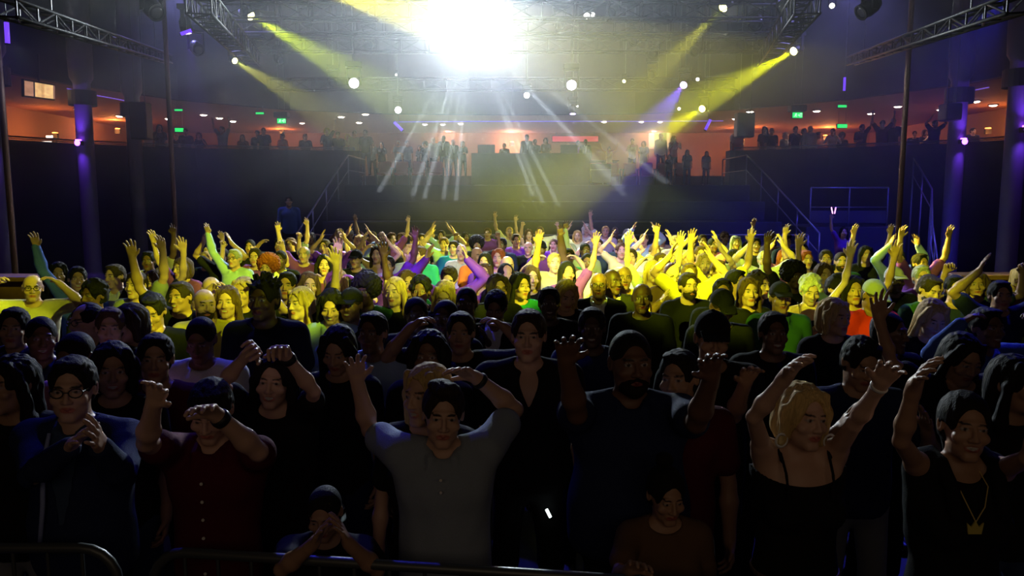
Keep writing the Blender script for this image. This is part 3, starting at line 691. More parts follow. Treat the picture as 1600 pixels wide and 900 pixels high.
# ------------------------------------------------------------------ trusses
def truss(a, b, lab, size=.38, bay=.75, cables=True):
    a, b = Vector(a), Vector(b); t = empty('truss', a, lab, 'truss', 'lighting trusses under the ceiling')
    L = (b - a).length; u = (b - a) / L; s = u.cross(Vector((0, 0, 1))).normalized(); h = size / 2
    off = [(-h, -h), (h, -h), (h, h), (-h, h)]
    q = lambda k, d: u * d + s * off[k][0] + Vector((0, 0, off[k][1]))
    for k in range(4): MB().tube([q(k, 0), q(k, L)], .026, 8).build('chord', M_alu, t, smooth=True)
    n = max(2, round(L / bay)); g = MB()
    for i in range(n):
        d0, d1 = L * i / n, L * (i + 1) / n
        for k in range(4): g.tube([q(k, d0 if i % 2 else d1), q((k + 1) % 4, d1 if i % 2 else d0)], .013, 6, False)
        for k in range(4): g.tube([q(k, d0), q((k + 1) % 4, d0)], .013, 6, False)
    g.build('lattice_bracing', M_alu, t)
    if cables:
        for d in (L * .15, L * .85):
            p = u * d; MB().tube([p + Vector((0, 0, h)), Vector((p.x, p.y, 9.38 - a.z))], .012, 6).build('cable', M_chain, t)
def tline(y, py, x0, x1, lab, **k):
    a, b = at_y(x0, py, y), at_y(x1, py, y); truss(a, (b[0], b[1], a[2]), lab, **k)
tline(17.5, 17, 330, 1260, 'nearest aluminium lighting truss across the hall')
tline(20.5, 41, 330, 1230, 'second aluminium lighting truss across the hall')
tline(23.5, 71, 360, 1200, 'third aluminium lighting truss across the hall')
tline(26.5, 132, 420, 1150, 'farthest and lowest aluminium lighting truss across the hall')
truss(at_y(1262, 2, 12.5), at_y(1196, 92, 23), 'aluminium truss running lengthwise on the right', bay=.6)
truss(at_y(310, 2, 12.5), at_y(395, 92, 23), 'aluminium truss running lengthwise on the left', bay=.6)
truss(at_y(10, 12, 9), at_y(262, 92, 20), 'long thin truss high up beside the left wall', size=.2)
truss(at_y(1590, 6, 9), at_y(1330, 95, 20), 'long thin truss high up beside the right wall', size=.2)

# ------------------------------------------------------------------ moving heads
M_ylens = mat('yellow_lens', (1, .9, .3), .2, emit=(1, .93, .25), power=30)
M_wlens = mat('violet_white_lens', (.9, .85, 1), .2, emit=(.85, .75, 1), power=14)
M_smlens = mat('small_white_lens', (1, 1, 1), .2, emit=(1, .97, .9), power=8)
M_glass = mat('lens_glass', (.05, .05, .07), .08, spec=1.)
def fixture(px, py, Y, target, lens, r, lab, top=None):
    """A moving head hanging from the grid: base, yoke and a head that turns to its target."""
    p = Vector(at_y(px, py, Y)); k = r / .1
    t = empty('moving_head_light', p, lab, 'stage light', 'stage lights hung from the grid')
    d = (Vector(target) - p).normalized()
    yaw = math.atan2(d.y, d.x); Mz = Matrix.Rotation(yaw - PI / 2, 4, 'Z')
    MR = d.to_track_quat('Z', 'Y').to_matrix().to_4x4()
    hd = MB().lathe([(0, -.34 * k), (.09 * k, -.33 * k), (.125 * k, -.25 * k), (.13 * k, -.12 * k), (.115 * k, -.04 * k), (.125 * k, -.02 * k), (.125 * k, .012 * k), (.103 * k, .012 * k), (.100 * k, -.01 * k), (0, -.01 * k)], 24, MR).build('lamp_head', M_dark, t, smooth=False)
    MB().lathe([(0, .012 * k), (.06 * k, .008 * k), (.1 * k, -.004 * k), (.1 * k, -.009 * k), (0, -.009 * k)], 24, MR).build('lens', lens, hd, smooth=True)
    c = d * (-.16 * k); z0 = .30 * k
    yk = MB()
    for s in (-1, 1): yk.box((s * .14 * k - .015 * k, -.045 * k, -.05 * k), (s * .14 * k + .015 * k, .045 * k, z0), .008 * k, Matrix.Translation(c) @ Mz)
    yk.box((-.155 * k, -.045 * k, z0 - .02 * k), (.155 * k, .045 * k, z0 + .02 * k), .008 * k, Matrix.Translation(c) @ Mz); yk.build('yoke', M_dark, t)
    MB().box((-.17 * k, -.11 * k, z0 + .02 * k), (.17 * k, .11 * k, z0 + .13 * k), .015 * k, Matrix.Translation(c) @ Mz).build('base_box', M_dark, t)
    zt = (top if top else 9.4) - p.z
    MB().tube([c + Vector((0, 0, z0 + .12 * k)), Vector((c.x, c.y, zt))], .02, 8).build('hanging_pipe', M_chain, t)
    return t
SHOW = [(430, -45, 16.0, (700, 36), 13.5, (1, .88, .05), 60000, 12, .10, 'stage light with the yellow beam that runs into the blaze'),
  # pixel, distance, aim pixel, aim distance, colour, power, cone, lens radius, label
    (392, 25, 18.5, (940, 340), 15, YEL, 20000, 14, .10, 'stage light with bright yellow beam, high up at left'),
    (367, 95, 22.0, (860, 390), 15, (.95, .9, .1), 5000, 12, .08, 'stage light with fainter yellow beam, lower of the two at left'),
    (1130, 12, 18.5, (760, 380), 14, (.95, .9, .05), 7000, 11, .10, 'stage light with soft yellow beam, high up right of centre'),
    (1240, 80, 20.0, (660, 370), 14, (.95, .95, .0), 17000, 15, .10, 'stage light with strong yellow beam at the right of the grid'),
    (1097, 170, 26.5, (740, 380), 17, (1, .95, .0), 9000, 13, .11, 'lowest stage light with yellow beam, over the back seats'),
    (975, 127, 25.5, (800, 260), 20, (.9, .9, .1), 700, 13, .05, 'small stage light with short yellow beam, right of the white blaze')]
for px, py, Y, ap, aY, col, pw, cone, r, lab in SHOW:
    p = at_y(px, py, Y); T = at_y(*ap, aY); f = fixture(px, py, Y, T, M_ylens, r, lab)
    d = unit(T - p); l = spot('beam_lamp', p + d * .05, T, col, pw, cone, .3, .05)
SPV = [(1068, 133, 22, (940, 300), 16, (.16, .05, 1), 5000, 16, 'violet stage light beside the yellow sliver at right of grid'),
       (895, 178, 27, (893, 330), 26, (.30, .10, 1), 900, 26, 'violet stage light shining straight down over the sound desk'),
       (292, 52, 17, (340, 330), 17, (.14, .05, 1), 900, 24, 'violet stage light shining down, high up at left')]
M_vlens = mat('violet_beam_lens', (.5, .3, 1), .2, emit=(.55, .4, 1), power=8)
for px, py, Y, ap, aY, col, pw, cone, lab in SPV:
    p = at_y(px, py, Y); T = at_y(*ap, aY); fixture(px, py, Y, T, M_vlens, .10, lab)
    spot('violet_beam_lamp', p + unit(T - p) * .05, T, col, pw, cone, .5, .05)
for px, py, Y, r, ln, lab in ((553, 130, 21, .13, M_wlens, 'round violet-white stage lamp facing the stage, largest, left of the blaze'), (622, 172, 25, .10, M_wlens, 'round violet-white stage lamp low over the left of the back seats'),
                              (893, 133, 21, .13, M_wlens, 'round violet-white stage lamp facing the stage, right of the blaze'), (823, 149, 24, .085, M_smlens, 'small round white stage lamp just under the blaze'),
                              (917, 25, 19, .07, M_smlens, 'small white stage lamp high up right of the blaze'), (926, 23, 19.2, .05, M_smlens, 'tiny white stage lamp touching a larger one, right of the blaze'),
                              (1300, 9, 16, .05, M_smlens, 'small white stage lamp high up at the right edge of the grid'), (1090, 124, 24, .05, M_smlens, 'tiny white stage lamp beside the violet stage light'), (902, 166, 27, .035, M_smlens, 'tiny white stage lamp above the sound desk'),
                              (1061, 170, 27, .05, M_smlens, 'tiny white stage lamp beside the lowest yellow beam'), (619, 117, 24, .03, M_smlens, 'tiny white stage lamp left of the blaze, above two violet-white lamps')):
    fixture(px, py, Y, (0, 0, 2.2), ln, r, lab)
rr = random.Random(11)
for i, (px, py, Y) in enumerate(((245, 20, 15), (310, 78, 19), (420, 55, 20.5), (480, 35, 20.5), (520, 130, 26.5), (575, 70, 23.5), (875, 40, 20.5), (955, 20, 17.5), (990, 66, 23.5), (1020, 84, 23.5), (1018, 118, 25), (1040, 30, 20.5), (1180, 40, 18), (1190, 68, 22), (1225, 12, 16), (1345, 20, 14), (440, 95, 24), (1085, 80, 22))):
    lab = 'unlit black stage light hung from the grid, %s from the left among the dark ones' % nth(sorted((245, 310, 420, 480, 520, 575, 875, 955, 990, 1020, 1018, 1040, 1180, 1190, 1225, 1345, 440, 1085)).index(px))
    fixture(px, py, Y, (rr.uniform(-5, 5), rr.uniform(5, 14), 1), M_glass, rr.uniform(.10, .14), lab)

# the blaze: a bank of lamps aimed at the stage
bl = at_y(735, 42, 17); BT = Vector((-.1, 0, 2.2))
bank = empty('blinder_light', bl, 'blazing white bank of lamps over the middle of the crowd', 'stage light')
MRb = (BT - Vector(bl)).normalized().to_track_quat('Z', 'Y').to_matrix().to_4x4()
M_blz = mat('blaze_lens', (1, 1, 1), .2, emit=(.92, .97, 1), power=120)
MB().box((-.92, -.56, -.22), (.92, .56, -.03), .02, MRb).build('lamp_box', M_dark, bank)
for i in range(5):
    for j in range(3):
        MB().lathe([(0, .03), (.11, .02), (.165, -.01), (.165, -.04), (0, -.04)], 20, MRb @ Matrix.Translation(((i - 2) * .345, (j - 1) * .345, .0))).build('lens', M_blz, bank, smooth=True)
for s in (-.8, .8): MB().tube([MRb @ Vector((s, 0, -.12)), Vector((s, -.1, 9.4 - bl[2]))], .025, 8).build('hanging_pipe', M_chain, bank)
bs = spot('blaze_lamp', Vector(bl) + MRb @ Vector((0, 0, .1)), BT, (.78, .91, 1), 4000, 150, .6, .22)
# its shutters split the light into streaks
def streaks(o, base, hi, scale):
    l = o.data; l.use_nodes = True; nt = l.node_tree; em = nt.nodes['Emission']
    tc = nt.nodes.new('ShaderNodeTexCoord'); sp = nt.nodes.new('ShaderNodeSeparateXYZ'); at = nt.nodes.new('ShaderNodeMath'); at.operation = 'ARCTAN2'
    nt.links.new(tc.outputs['Normal'], sp.inputs[0]); nt.links.new(sp.outputs['X'], at.inputs[0]); nt.links.new(sp.outputs['Y'], at.inputs[1])
    nz = nt.nodes.new('ShaderNodeTexNoise'); nz.noise_dimensions = '1D'; nz.inputs['Scale'].default_value = scale; nz.inputs['Detail'].default_value = 2; nt.links.new(at.outputs[0], nz.inputs['W'])
    mr = nt.nodes.new('ShaderNodeMapRange'); mr.inputs['From Min'].default_value = .60; mr.inputs['From Max'].default_value = .70; mr.inputs['To Min'].default_value = base; mr.inputs['To Max'].default_value = hi
    nt.links.new(nz.outputs['Fac'], mr.inputs['Value']); nt.links.new(mr.outputs['Result'], em.inputs['Strength'])
streaks(bs, .8, 1.6, 9.)
for px, py in ((628, 235), (664, 250), (676, 262), (700, 262), (716, 270), (812, 250), (835, 285), (862, 300), (905, 222), (925, 250), (940, 205)):
    spot('blaze_streak', Vector(bl) + MRb @ Vector((0, 0, .12)), at_y(px, py, 14.2), WHT, 200000, 1.4, 1., .02)
# added dim violet lamps without fixtures, put in to tint the smoke
for x, y in ((-8.5, 20), (8.5, 19), (0, 26)):
    spot('added_haze_tint', (x, y, 7.8), (x * .6, y - 2, 0), (.30, .28, 1), 420, 130, .9, .15)

# ------------------------------------------------------------------ haze under the grid
hz = bpy.data.materials.new('haze'); hz.use_nodes = True; nt = hz.node_tree; nt.nodes.clear()
mo = nt.nodes.new('ShaderNodeOutputMaterial'); vs = nt.nodes.new('ShaderNodeVolumeScatter'); vs.inputs['Density'].default_value = .015; vs.inputs['Anisotropy'].default_value = .45; vs.inputs['Color'].default_value = (.95, .97, 1, 1)
nt.links.new(vs.outputs[0], mo.inputs['Volume'])
g = MB(); prof = [(9.0, 4.6), (18.2, .4), (19.4, .1), (28.4, 2.95), (28.4, 9.3), (9.0, 9.3)]
A_ = [g.b.verts.new((-12.5, y, z)) for y, z in prof]; B_ = [g.b.verts.new((12.5, y, z)) for y, z in prof]; g.b.faces.new(A_); g.b.faces.new(B_[::-1])
for k in range(len(prof)): g.b.faces.new((A_[k], A_[(k + 1) % len(prof)], B_[(k + 1) % len(prof)], B_[k]))
h = g.build('haze', hz); tag(h, 'thin smoke haze hanging under the lighting grid', 'haze', None, 'stuff'); h.display_type = 'WIRE'
# ------------------------------------------------------------------ the crowd: materials
SKIN = [(.78, .52, .40), (.66, .40, .28), (.46, .26, .16), (.20, .10, .06), (.09, .045, .03)]
def skin_mat(i):
    col = SKIN[i]; m = mat('skin', col, .5, bump=.04, bscale=90); nt = m.node_tree; b = nt.nodes['Principled BSDF']
    at = nt.nodes.new('ShaderNodeAttribute'); at.attribute_name = 'pigment'; sp = nt.nodes.new('ShaderNodeSeparateColor'); nt.links.new(at.outputs['Color'], sp.inputs[0]); prev = None
    lip = tuple(np.clip(np.array(col) * (.75, .42, .42) + (.05, 0, .01), 0, 1))
    for ch, c in ((0, lip), (1, (.50, .48, .45)), (2, (.03, .02, .015))):
        mx = nt.nodes.new('ShaderNodeMix'); mx.data_type = 'RGBA'; mx.inputs[7].default_value = (*c, 1)
        if prev: nt.links.new(prev, mx.inputs[6])
        else: mx.inputs[6].default_value = (*col, 1)
        nt.links.new(sp.outputs[ch], mx.inputs[0]); prev = mx.outputs[2]
    nt.links.new(prev, b.inputs['Base Color']); return m
M_skin = [skin_mat(i) for i in range(5)]
def cloth(name, col): return mat(name, col, .9, bump=.25, bscale=220, var=.12, spec=.2)
CL = {'black': (.012, .012, .014), 'white': (.80, .80, .78), 'grey': (.26, .28, .30), 'navy': (.02, .03, .09), 'blue': (.06, .12, .45), 'light-blue': (.40, .55, .80), 'red': (.50, .02, .02), 'dark-red': (.10, .01, .02),
      'green': (.02, .22, .08), 'dark-green': (.03, .10, .05), 'purple': (.20, .05, .42), 'ash': (.30, .35, .42), 'cream': (.72, .62, .40), 'teal': (.03, .35, .28), 'pink': (.75, .30, .40), 'brown': (.16, .09, .05), 'yellow': (.75, .6, .08), 'orange': (.75, .2, .04), 'denim': (.05, .08, .16)}
M_cl = {k: cloth(k.replace('-', '_') + '_cloth', v) for k, v in CL.items()}
HC = {'black': (.012, .010, .009), 'dark': (.035, .022, .014), 'brown': (.10, .055, .028), 'blonde': (.62, .42, .16), 'grey': (.38, .37, .35), 'white': (.75, .74, .70), 'red': (.32, .08, .03)}
def hair_mat(k):
    m = mat(k + '_hair', HC[k], .75, spec=.22); nt = m.node_tree; b = nt.nodes['Principled BSDF']
    tc = nt.nodes.new('ShaderNodeTexCoord'); mp = nt.nodes.new('ShaderNodeMapping'); mp.inputs['Scale'].default_value = (160, 160, 14); nz = nt.nodes.new('ShaderNodeTexNoise'); nz.inputs['Scale'].default_value = 1.; nz.inputs['Detail'].default_value = 2
    bp = nt.nodes.new('ShaderNodeBump'); bp.inputs['Strength'].default_value = .5; bp.inputs['Distance'].default_value = .01
    nt.links.new(tc.outputs['Object'], mp.inputs[0]); nt.links.new(mp.outputs[0], nz.inputs['Vector']); nt.links.new(nz.outputs['Fac'], bp.inputs['Height']); nt.links.new(bp.outputs['Normal'], b.inputs['Normal'])
    mx = nt.nodes.new('ShaderNodeMix'); mx.data_type = 'RGBA'; mx.inputs[6].default_value = (*[c * .45 for c in HC[k]], 1); mx.inputs[7].default_value = (*[min(1, c * 1.5) for c in HC[k]], 1); nt.links.new(nz.outputs['Fac'], mx.inputs[0]); nt.links.new(mx.outputs[2], b.inputs['Base Color']); return m
M_hair = {k: hair_mat(k) for k in HC}
M_shoe = mat('shoe_leather', (.02, .018, .016), .4); M_frame = mat('spectacle_frame', (.02, .02, .02), .3)

# ------------------------------------------------------------------ poses
IN = [V3(1, -.25, 0), V3(-1, -.25, 0)]; FW = [V3(0, -1, 0)] * 2
POSE = {  # upper arm, forearm, hand of the person's right (x < 0) and left arm; palms; curl; words
    'clap_up': (((-.72, -.2, .62), (.66, -.22, .72), (.35, -.1, 1)), ((.72, -.2, .62), (-.66, -.22, .72), (-.35, -.1, 1)), IN, .15, 'clapping overhead'),
    'arms_up': (((-.55, -.15, .80), (-.05, -.12, 1), (.05, -.15, 1)), ((.55, -.15, .80), (.05, -.12, 1), (-.05, -.15, 1)), FW, .25, 'both arms raised'),
    'wide_up': (((-.80, -.12, .55), (-.35, -.1, .9), (-.2, -.2, 1)), ((.80, -.12, .55), (.35, -.1, .9), (.2, -.2, 1)), FW, .2, 'arms raised wide'),
    'right_up': (((-.50, -.15, .82), (-.12, -.15, 1), (.0, -.2, 1)), ((.25, -.1, -1), (-.1, -.6, .1), (-.3, -.7, .1)), FW, .3, 'one arm raised'),
    'left_up': (((-.25, -.1, -1), (.1, -.6, .1), (.3, -.7, .1)), ((.50, -.15, .82), (.12, -.15, 1), (0, -.2, 1)), FW, .3, 'one arm raised'),
    'clap_front': (((-.45, -.45, -.75), (.42, -.62, .62), (.3, -.4, .8)), ((.45, -.45, -.75), (-.42, -.62, .62), (-.3, -.4, .8)), IN, .12, 'clapping in front'),
    'fists_up': (((-.85, -.25, .25), (.15, -.2, 1), (.2, -.3, 1)), ((.85, -.25, .25), (-.15, -.2, 1), (-.2, -.3, 1)), FW, 1.05, 'fists raised'),
    'hands_head': (((-.88, -.3, .15), (.62, -.18, .75), (.7, -.1, .5)), ((.88, -.3, .15), (-.62, -.18, .75), (-.7, -.1, .5)), IN, .5, 'hands at the head'),
    'chin': (((-.3, -.5, -.75), (.28, -.12, .95), (.25, .05, 1)), ((.2, -.1, -1), (-.5, -.7, .15), (-.8, -.4, .1)), IN, .9, 'hand on chin'),
    'down': (((-.2, .0, -1), (-.02, -.2, -1), (0, -.25, -1)), ((.2, .0, -1), (.02, -.2, -1), (0, -.25, -1)), IN, .5, 'arms down'),
    'lean': (((-.35, -.1, -1), (.2, -.8, -.25), (.4, -.8, -.2)), ((.35, -.1, -1), (-.2, -.8, -.25), (-.4, -.8, -.2)), IN, .7, 'arms folded'),
}
LOOK = {'ahead': (0, 0, 0), 'aside': (.42, .03, .06), 'other': (-.42, .03, -.06), 'bowed': (.08, .38, .05), 'up': (-.1, -.22, .04)}
TOPNAME = {'tee': 'tee_shirt', 'polo': 'polo_shirt', 'long': 'long_sleeved_shirt', 'suit': 'suit_jacket', 'hoodie': 'hooded_top', 'strap': 'strappy_top', 'tank': 'vest_top', 'blouse': 'blouse', 'vneck': 'v_neck_shirt', 'wide': 'long_sleeved_top'}
TOPWORD = {'tee': 'tee', 'polo': 'polo shirt', 'long': 'shirt', 'suit': 'suit jacket', 'hoodie': 'hooded top', 'strap': 'strappy top', 'tank': 'vest top', 'blouse': 'blouse', 'vneck': 'V-neck', 'wide': 'top'}
TOPSPEC = {'tee': ('tee', 'crew'), 'polo': ('polo', 'crew'), 'long': ('long', 'crew'), 'suit': ('suit', 'crew'), 'hoodie': ('hoodie', 'crew'), 'strap': ('none', 'strap'), 'tank': ('none', 'tank'), 'blouse': ('blouse', 'wide'), 'vneck': ('tee', 'v'), 'wide': ('long', 'wide')}
HAIRWORD = {'short': 'short {} hair', 'buzz': 'cropped {} hair', 'quiff': 'swept-up {} hair', 'spiky': 'spiky {} hair', 'receding': 'receding {} hair', 'fringe_bald': 'thinning {} hair', 'curly': 'curly {} hair', 'afro': '{} afro', 'long': 'long {} hair', 'straight': 'straight {} hair', 'wavy': 'wavy {} hair', 'bob': '{} bob', 'ponytail': '{} ponytail', 'bun': '{} hair bun', 'braids': '{} braids', 'cap': '{} cap', 'cap_back': 'backward {} cap', 'beanie': '{} beanie', 'bald': ''}
_hair, _body = {}, {}
def hair_of(k):
    if k not in _hair: _hair[k] = hair_mesh(k)
    return _hair[k]
def glasses_of():
    if 'glasses' not in _hair: _hair['glasses'] = glasses_mesh()
    return _hair['glasses']
def part(name, me, m, parent, M=None):
    if not len(me.materials): me.materials.append(None)
    o = bpy.data.objects.new(name, me); C.objects.link(o); o.parent = parent
    if M is not None: o.matrix_local = M
    s = o.material_slots[0]; s.link = 'OBJECT'; s.material = m; return o
def assemble(D, loc, rz, sc, skin, hair, hc, top, tcol, extras=(), legcol='denim', bare=False):
    b = part('person', D['body'], M_skin[skin], None); b.location = loc; b.rotation_euler = (0, 0, rz); b.scale = (sc,) * 3
    HM = Matrix([[*D['R'][r], D['H'][r]] for r in range(3)] + [[0, 0, 0, 1]])
    part(TOPNAME[top], D['top'], M_cl[tcol], b)
    if top == 'suit': part('shirt_front', D['inner'], M_cl['white' if 'blue_shirt' not in extras else 'denim'], b)
    part('trousers', D['legs_mesh'], M_cl[legcol], b)
    for h, k, a, sd in D['legs']: part('shoe', D['shoe'], M_shoe, b, Matrix.Translation((a[0], a[1], 0)))
    if hair not in ('bald',):
        cap = hair in ('cap', 'cap_back', 'beanie')
        part(hair.split('_')[0] if cap else 'hair', hair_of(hair), M_cl[hc] if cap else M_hair[hc], b, HM)
        if cap: part('hair', hair_of('buzz'), M_hair['dark'], b, HM)
    for e in extras:
        if e in ('beard', 'long_beard'): part('beard', hair_of(e), M_hair[hc if hc in HC and hair not in ('cap', 'cap_back', 'beanie') else 'dark'], b, HM)
        elif e == 'glasses': part('glasses', glasses_of(), M_frame, b, HM)
    return b
def proto(sex, pose, top, look, smile, coarse=False):
    if coarse: smile, look = False, (look if look in ('ahead', 'aside', 'other') else 'ahead')
    key = (sex, pose, top, look, smile, coarse)
    if key not in _body:
        r, l, palms, curl, w = POSE[pose]; tk, nk = TOPSPEC[top]
        arms = [arm_from(sex, -1, *r), arm_from(sex, 1, *l)]
        q = dict(head=LOOK[look], palms=palms, curl=curl, smile=smile, w=1.0 if sex == 'm' else .97, vox=.021 if coarse else .015, fine=.0115 if coarse else .0068)
        D = person_meshes('person', sex, arms, top=tk, neck=nk, **q)
        if top == 'suit': D['inner'] = person_meshes('inner', sex, arms, top='inner', neck='crew', only_top=True, **q)['top']
        _body[key] = D
    return _body[key]

# ------------------------------------------------------------------ the first rows, posed one by one
def bracelet(b, D, A, m, name, t=.93, r=.034, w=.012):
    e, q = Vector(A['e']), Vector(A['w']); d = (q - e).normalized(); c = e.lerp(q, t)
    M = Matrix.Translation(c) @ d.to_track_quat('Z', 'Y').to_matrix().to_4x4()
    o = MB().lathe([(r - .006, -w), (r, -w), (r + .003, 0), (r, w), (r - .006, w)], 20, M).build(name, m, b, smooth=True)
    return o, c, d
def hero(label, sex, hx, hy, d, arms, skin, hair, hc, top, tcol, extras=(), head=(0, 0, 0), w=1., fat=0., curl=.3, palms=None, smile=False, legcol='black', fine=.0048, vox=.011, spread=.3, group='people packed behind the barrier'):
    Hw = at_y(hx, hy, d); sc = float(Hw[2] / HEAD_Z); base = np.array([Hw[0], Hw[1], 0.])
    hp = (0, 0, 0)
    A2 = []
    for side, a in zip((-1, 1), arms):
        if isinstance(a, str): r_ = POSE[a][0 if side < 0 else 1]; A2.append(arm_from(sex, side, *r_, w=w)); continue
        (ex, ey), (wx, wy), (tx, ty), ne, nw = a
        up = max(0., min(1., (hy + 90 - ey) / 90.))
        s = shoulder(sex, side, up, w)
        def reach(o, px, py, L, near):
            co = (CAM - base) / sc; dr = unit(ray(px, py)); oc = co - o
            bq = oc @ dr; disc = bq * bq - (oc @ oc - L * L)
            p = co + dr * (-bq + (-1 if near else 1) * math.sqrt(disc)) if disc > 0 else co + dr * -bq
            return o + unit(p - o) * L
        L = 1. if sex == 'm' else .94
        e = reach(s, ex, ey, .285 * L, ne); q = reach(e, wx, wy, .25 * L, nw); t = reach(q, tx, ty, .18, nw)
        A2.append(dict(s=s, e=e, w=q, d=unit(t - q), side=side))
    tk, nk = TOPSPEC[top]
    q = dict(head=head, hpos=hp, w=w, fat=fat, curl=curl, palms=palms, smile=smile, vox=vox, fine=fine, spread=spread)
    D = person_meshes('person', sex, A2, top=tk, neck=nk, **q)
    if top == 'suit': D['inner'] = person_meshes('inner', sex, A2, top='inner', neck='crew', only_top=True, **q)['top']
    b = assemble(D, base, 0, sc, skin, hair, hc, top, tcol, extras, legcol)
    tag(b, label, 'person', group); placed.append((base[0], base[1], hx, hy)); return b, D, A2
placed = []
M_band = mat('black_rubber', (.015, .015, .015), .5); M_silver = mat('pearl', (.85, .82, .78), .3); M_gold = mat('gold', (.8, .6, .2), .35)
b, D, A = hero('man in pale grey polo shirt, both arms raised, at the middle of the barrier', 'm', 693, 646, 2.95, (((578, 672), (558, 596), (552, 542), 0, 1), ((805, 640), (744, 590), (696, 566), 0, 1)), 1, 'quiff', 'dark', 'polo', 'ash', (), (.12, .10, .06), w=1.06, fat=.006, palms=[V3(.3, -1, 0), V3(-.2, -.6, -.6)], legcol='navy', fine=.004)
bracelet(b, D, A[1], M_band, 'wrist_strap', .9)
# buttons and pocket of the polo
for k in range(2): MB().lathe([(0, .004), (.006, .003), (.006, 0)], 10, Matrix.Translation((.0, -.148, 1.40 - .05 * k)) @ Matrix.Rotation(PI / 2, 4, 'X')).build('button', M_silver, b)
b, D, A = hero('grinning woman with long dark hair and black top, hands by her head', 'f', 430, 594, 3.45, (((346, 600), (390, 550), (410, 534), 1, 1), ((491, 612), (447, 556), (424, 528), 1, 1)), 1, 'long', 'black', 'tee', 'black', (), (.05, .03, .08), curl=.8, smile=True)
bracelet(b, D, A[1], M_band, 'wrist_strap', .92, .030, .018)
b, D, A = hero('person in dark-red buttoned shirt, face hidden behind raised hands', 'm', 331, 640, 3.0, (((229, 692), (240, 632), (252, 582), 1, 1), ((404, 706), (338, 648), (300, 624), 1, 1)), 1, 'short', 'black', 'polo', 'dark-red', (), (.1, .45, .05), curl=.35)
bracelet(b, D, A[1], M_band, 'watch', .9, .034, .016)
for k in range(6): MB().lathe([(0, .005), (.0065, .004), (.0065, 0)], 10, Matrix.Translation((.0, -.137 - .004 * (k > 2), 1.36 - .075 * k)) @ Matrix.Rotation(PI / 2, 4, 'X')).build('button', M_silver, b)
b, D, A = hero('man with glasses and dark suit clapping at the far left of the barrier', 'm', 116, 606, 3.05, (((52, 742), (108, 700), (138, 664), 1, 1), ((190, 745), (158, 700), (140, 660), 1, 1)), 1, 'short', 'black', 'suit', 'navy', ('glasses', 'blue_shirt'), (.30, .05, .04), w=1.08, fat=.02, curl=.15, palms=IN)
M_lan = cloth('pale_blue_ribbon', (.35, .42, .75))
MB().tube([(-.05, -.10, 1.47), (-.052, -.150, 1.36), (-.058, -.160, 1.2), (-.085, -.158, 1.02)], [.007, .009, .009, .009], 8).build('lanyard', M_lan, b, smooth=True)
b, D, A = hero('blonde woman in black strappy top with big earring, both arms raised', 'f', 1252, 650, 2.9, (((1178, 652), (1230, 586), (1252, 548), 1, 1), ((1334, 664), (1376, 600), (1404, 552), 1, 1)), 1, 'bob', 'blonde', 'strap', 'black', (), (.28, .03, .10), palms=[V3(.4, -1, 0), V3(-.4, -1, 0)])
HM = Matrix([[*D['R'][r], D['H'][r]] for r in range(3)] + [[0, 0, 0, 1]])
for s in (-1, 1):
    g = MB()
    g.lathe([(.026, -.004), (.031, 0), (.026, .004), (.021, 0), (.026, -.004)], 20, HM @ Matrix.Translation((s * .112, -.040, -.085)) @ Matrix.Rotation(PI / 2, 4, 'X'))
    g.build('earring', M_silver, b, smooth=True)
bl_ = MB()
for i in range(40):
    a = i / 40 * 2 * PI; bl_.box((-.012, -.006, -.009), (.012, .006, .009), .002, Matrix.Translation((.171 * math.cos(a), .004 + .134 * math.sin(a), .985)) @ Matrix.Rotation(a + PI / 2, 4, 'Z'))
bl_.build('studded_belt', M_rim, b); bracelet(b, D, A[1], M_silver, 'bracelet', .94, .029, .008)
b, D, A = hero('dark-haired woman in black vest top with yellow crown pendant, arms spread', 'f', 1504, 664, 2.75, (((1408, 690), (1428, 604), (1452, 556), 1, 1), ((1606, 716), (1650, 640), (1672, 590), 1, 1)), 2, 'ponytail', 'black', 'tank', 'black', (), (-.18, .0, .05), smile=True, palms=[V3(.6, -.8, 0), V3(-.4, -1, 0)])
g = MB(); g.b.verts.ensure_lookup_table()
pts = [(-.024, -.028), (.024, -.028), (.030, .014), (.014, -.002), (0, .022), (-.014, -.002), (-.030, .014)]
g2 = bmesh.new()
f0 = [g2.verts.new((x, 0, z)) for x, z in pts]; f1 = [g2.verts.new((x, .006, z)) for x, z in pts]; g2.faces.new(f0); g2.faces.new(f1[::-1])
for k in range(len(pts)): g2.faces.new((f0[k], f0[(k + 1) % len(pts)], f1[(k + 1) % len(pts)], f1[k]))
g.b.free(); g.b = g2
M_crown = mat('yellow_crown', (.85, .70, .15), .35, .2)
cr = g.build('crown_pendant', M_crown, b, loc=(-.03, -.168, 1.30))
ch = MB()
for s in (-1, 1): ch.tube([(s * .06 - .0, .03, 1.49), (s * .055, -.09, 1.42), (s * .03 - .01, -.135, 1.36), (-.03, -.168, 1.318)], .0022, 6)
ch.build('necklace_chain', M_gold, b)
b, D, A = hero('tall man in black V-neck, arms down, behind the pale grey polo shirt', 'm', 826, 524, 3.9, ('down', 'down'), 1, 'short', 'dark', 'vneck', 'black', (), (-.1, .02, 0), w=1.08, fat=.015)
b, D, A = hero('big man in navy shirt, hands raised, right of the black V-neck man', 'm', 985, 566, 3.15, (((902, 648), (884, 566), (890, 508), 1, 1), ((1088, 662), (1112, 590), (1108, 536), 1, 1)), 3, 'buzz', 'black', 'polo', 'navy', ('beard',), (.1, .0, .0), w=1.16, fat=.045)
b, D, A = hero('man in black cap and black tee behind the blonde woman, one arm up', 'm', 1112, 528, 3.9, (('down'), ((1146, 650), (1164, 600), (1180, 560), 1, 1)), 2, 'cap', 'black', 'tee', 'black', (), (-.1, .1, 0), w=1.06)
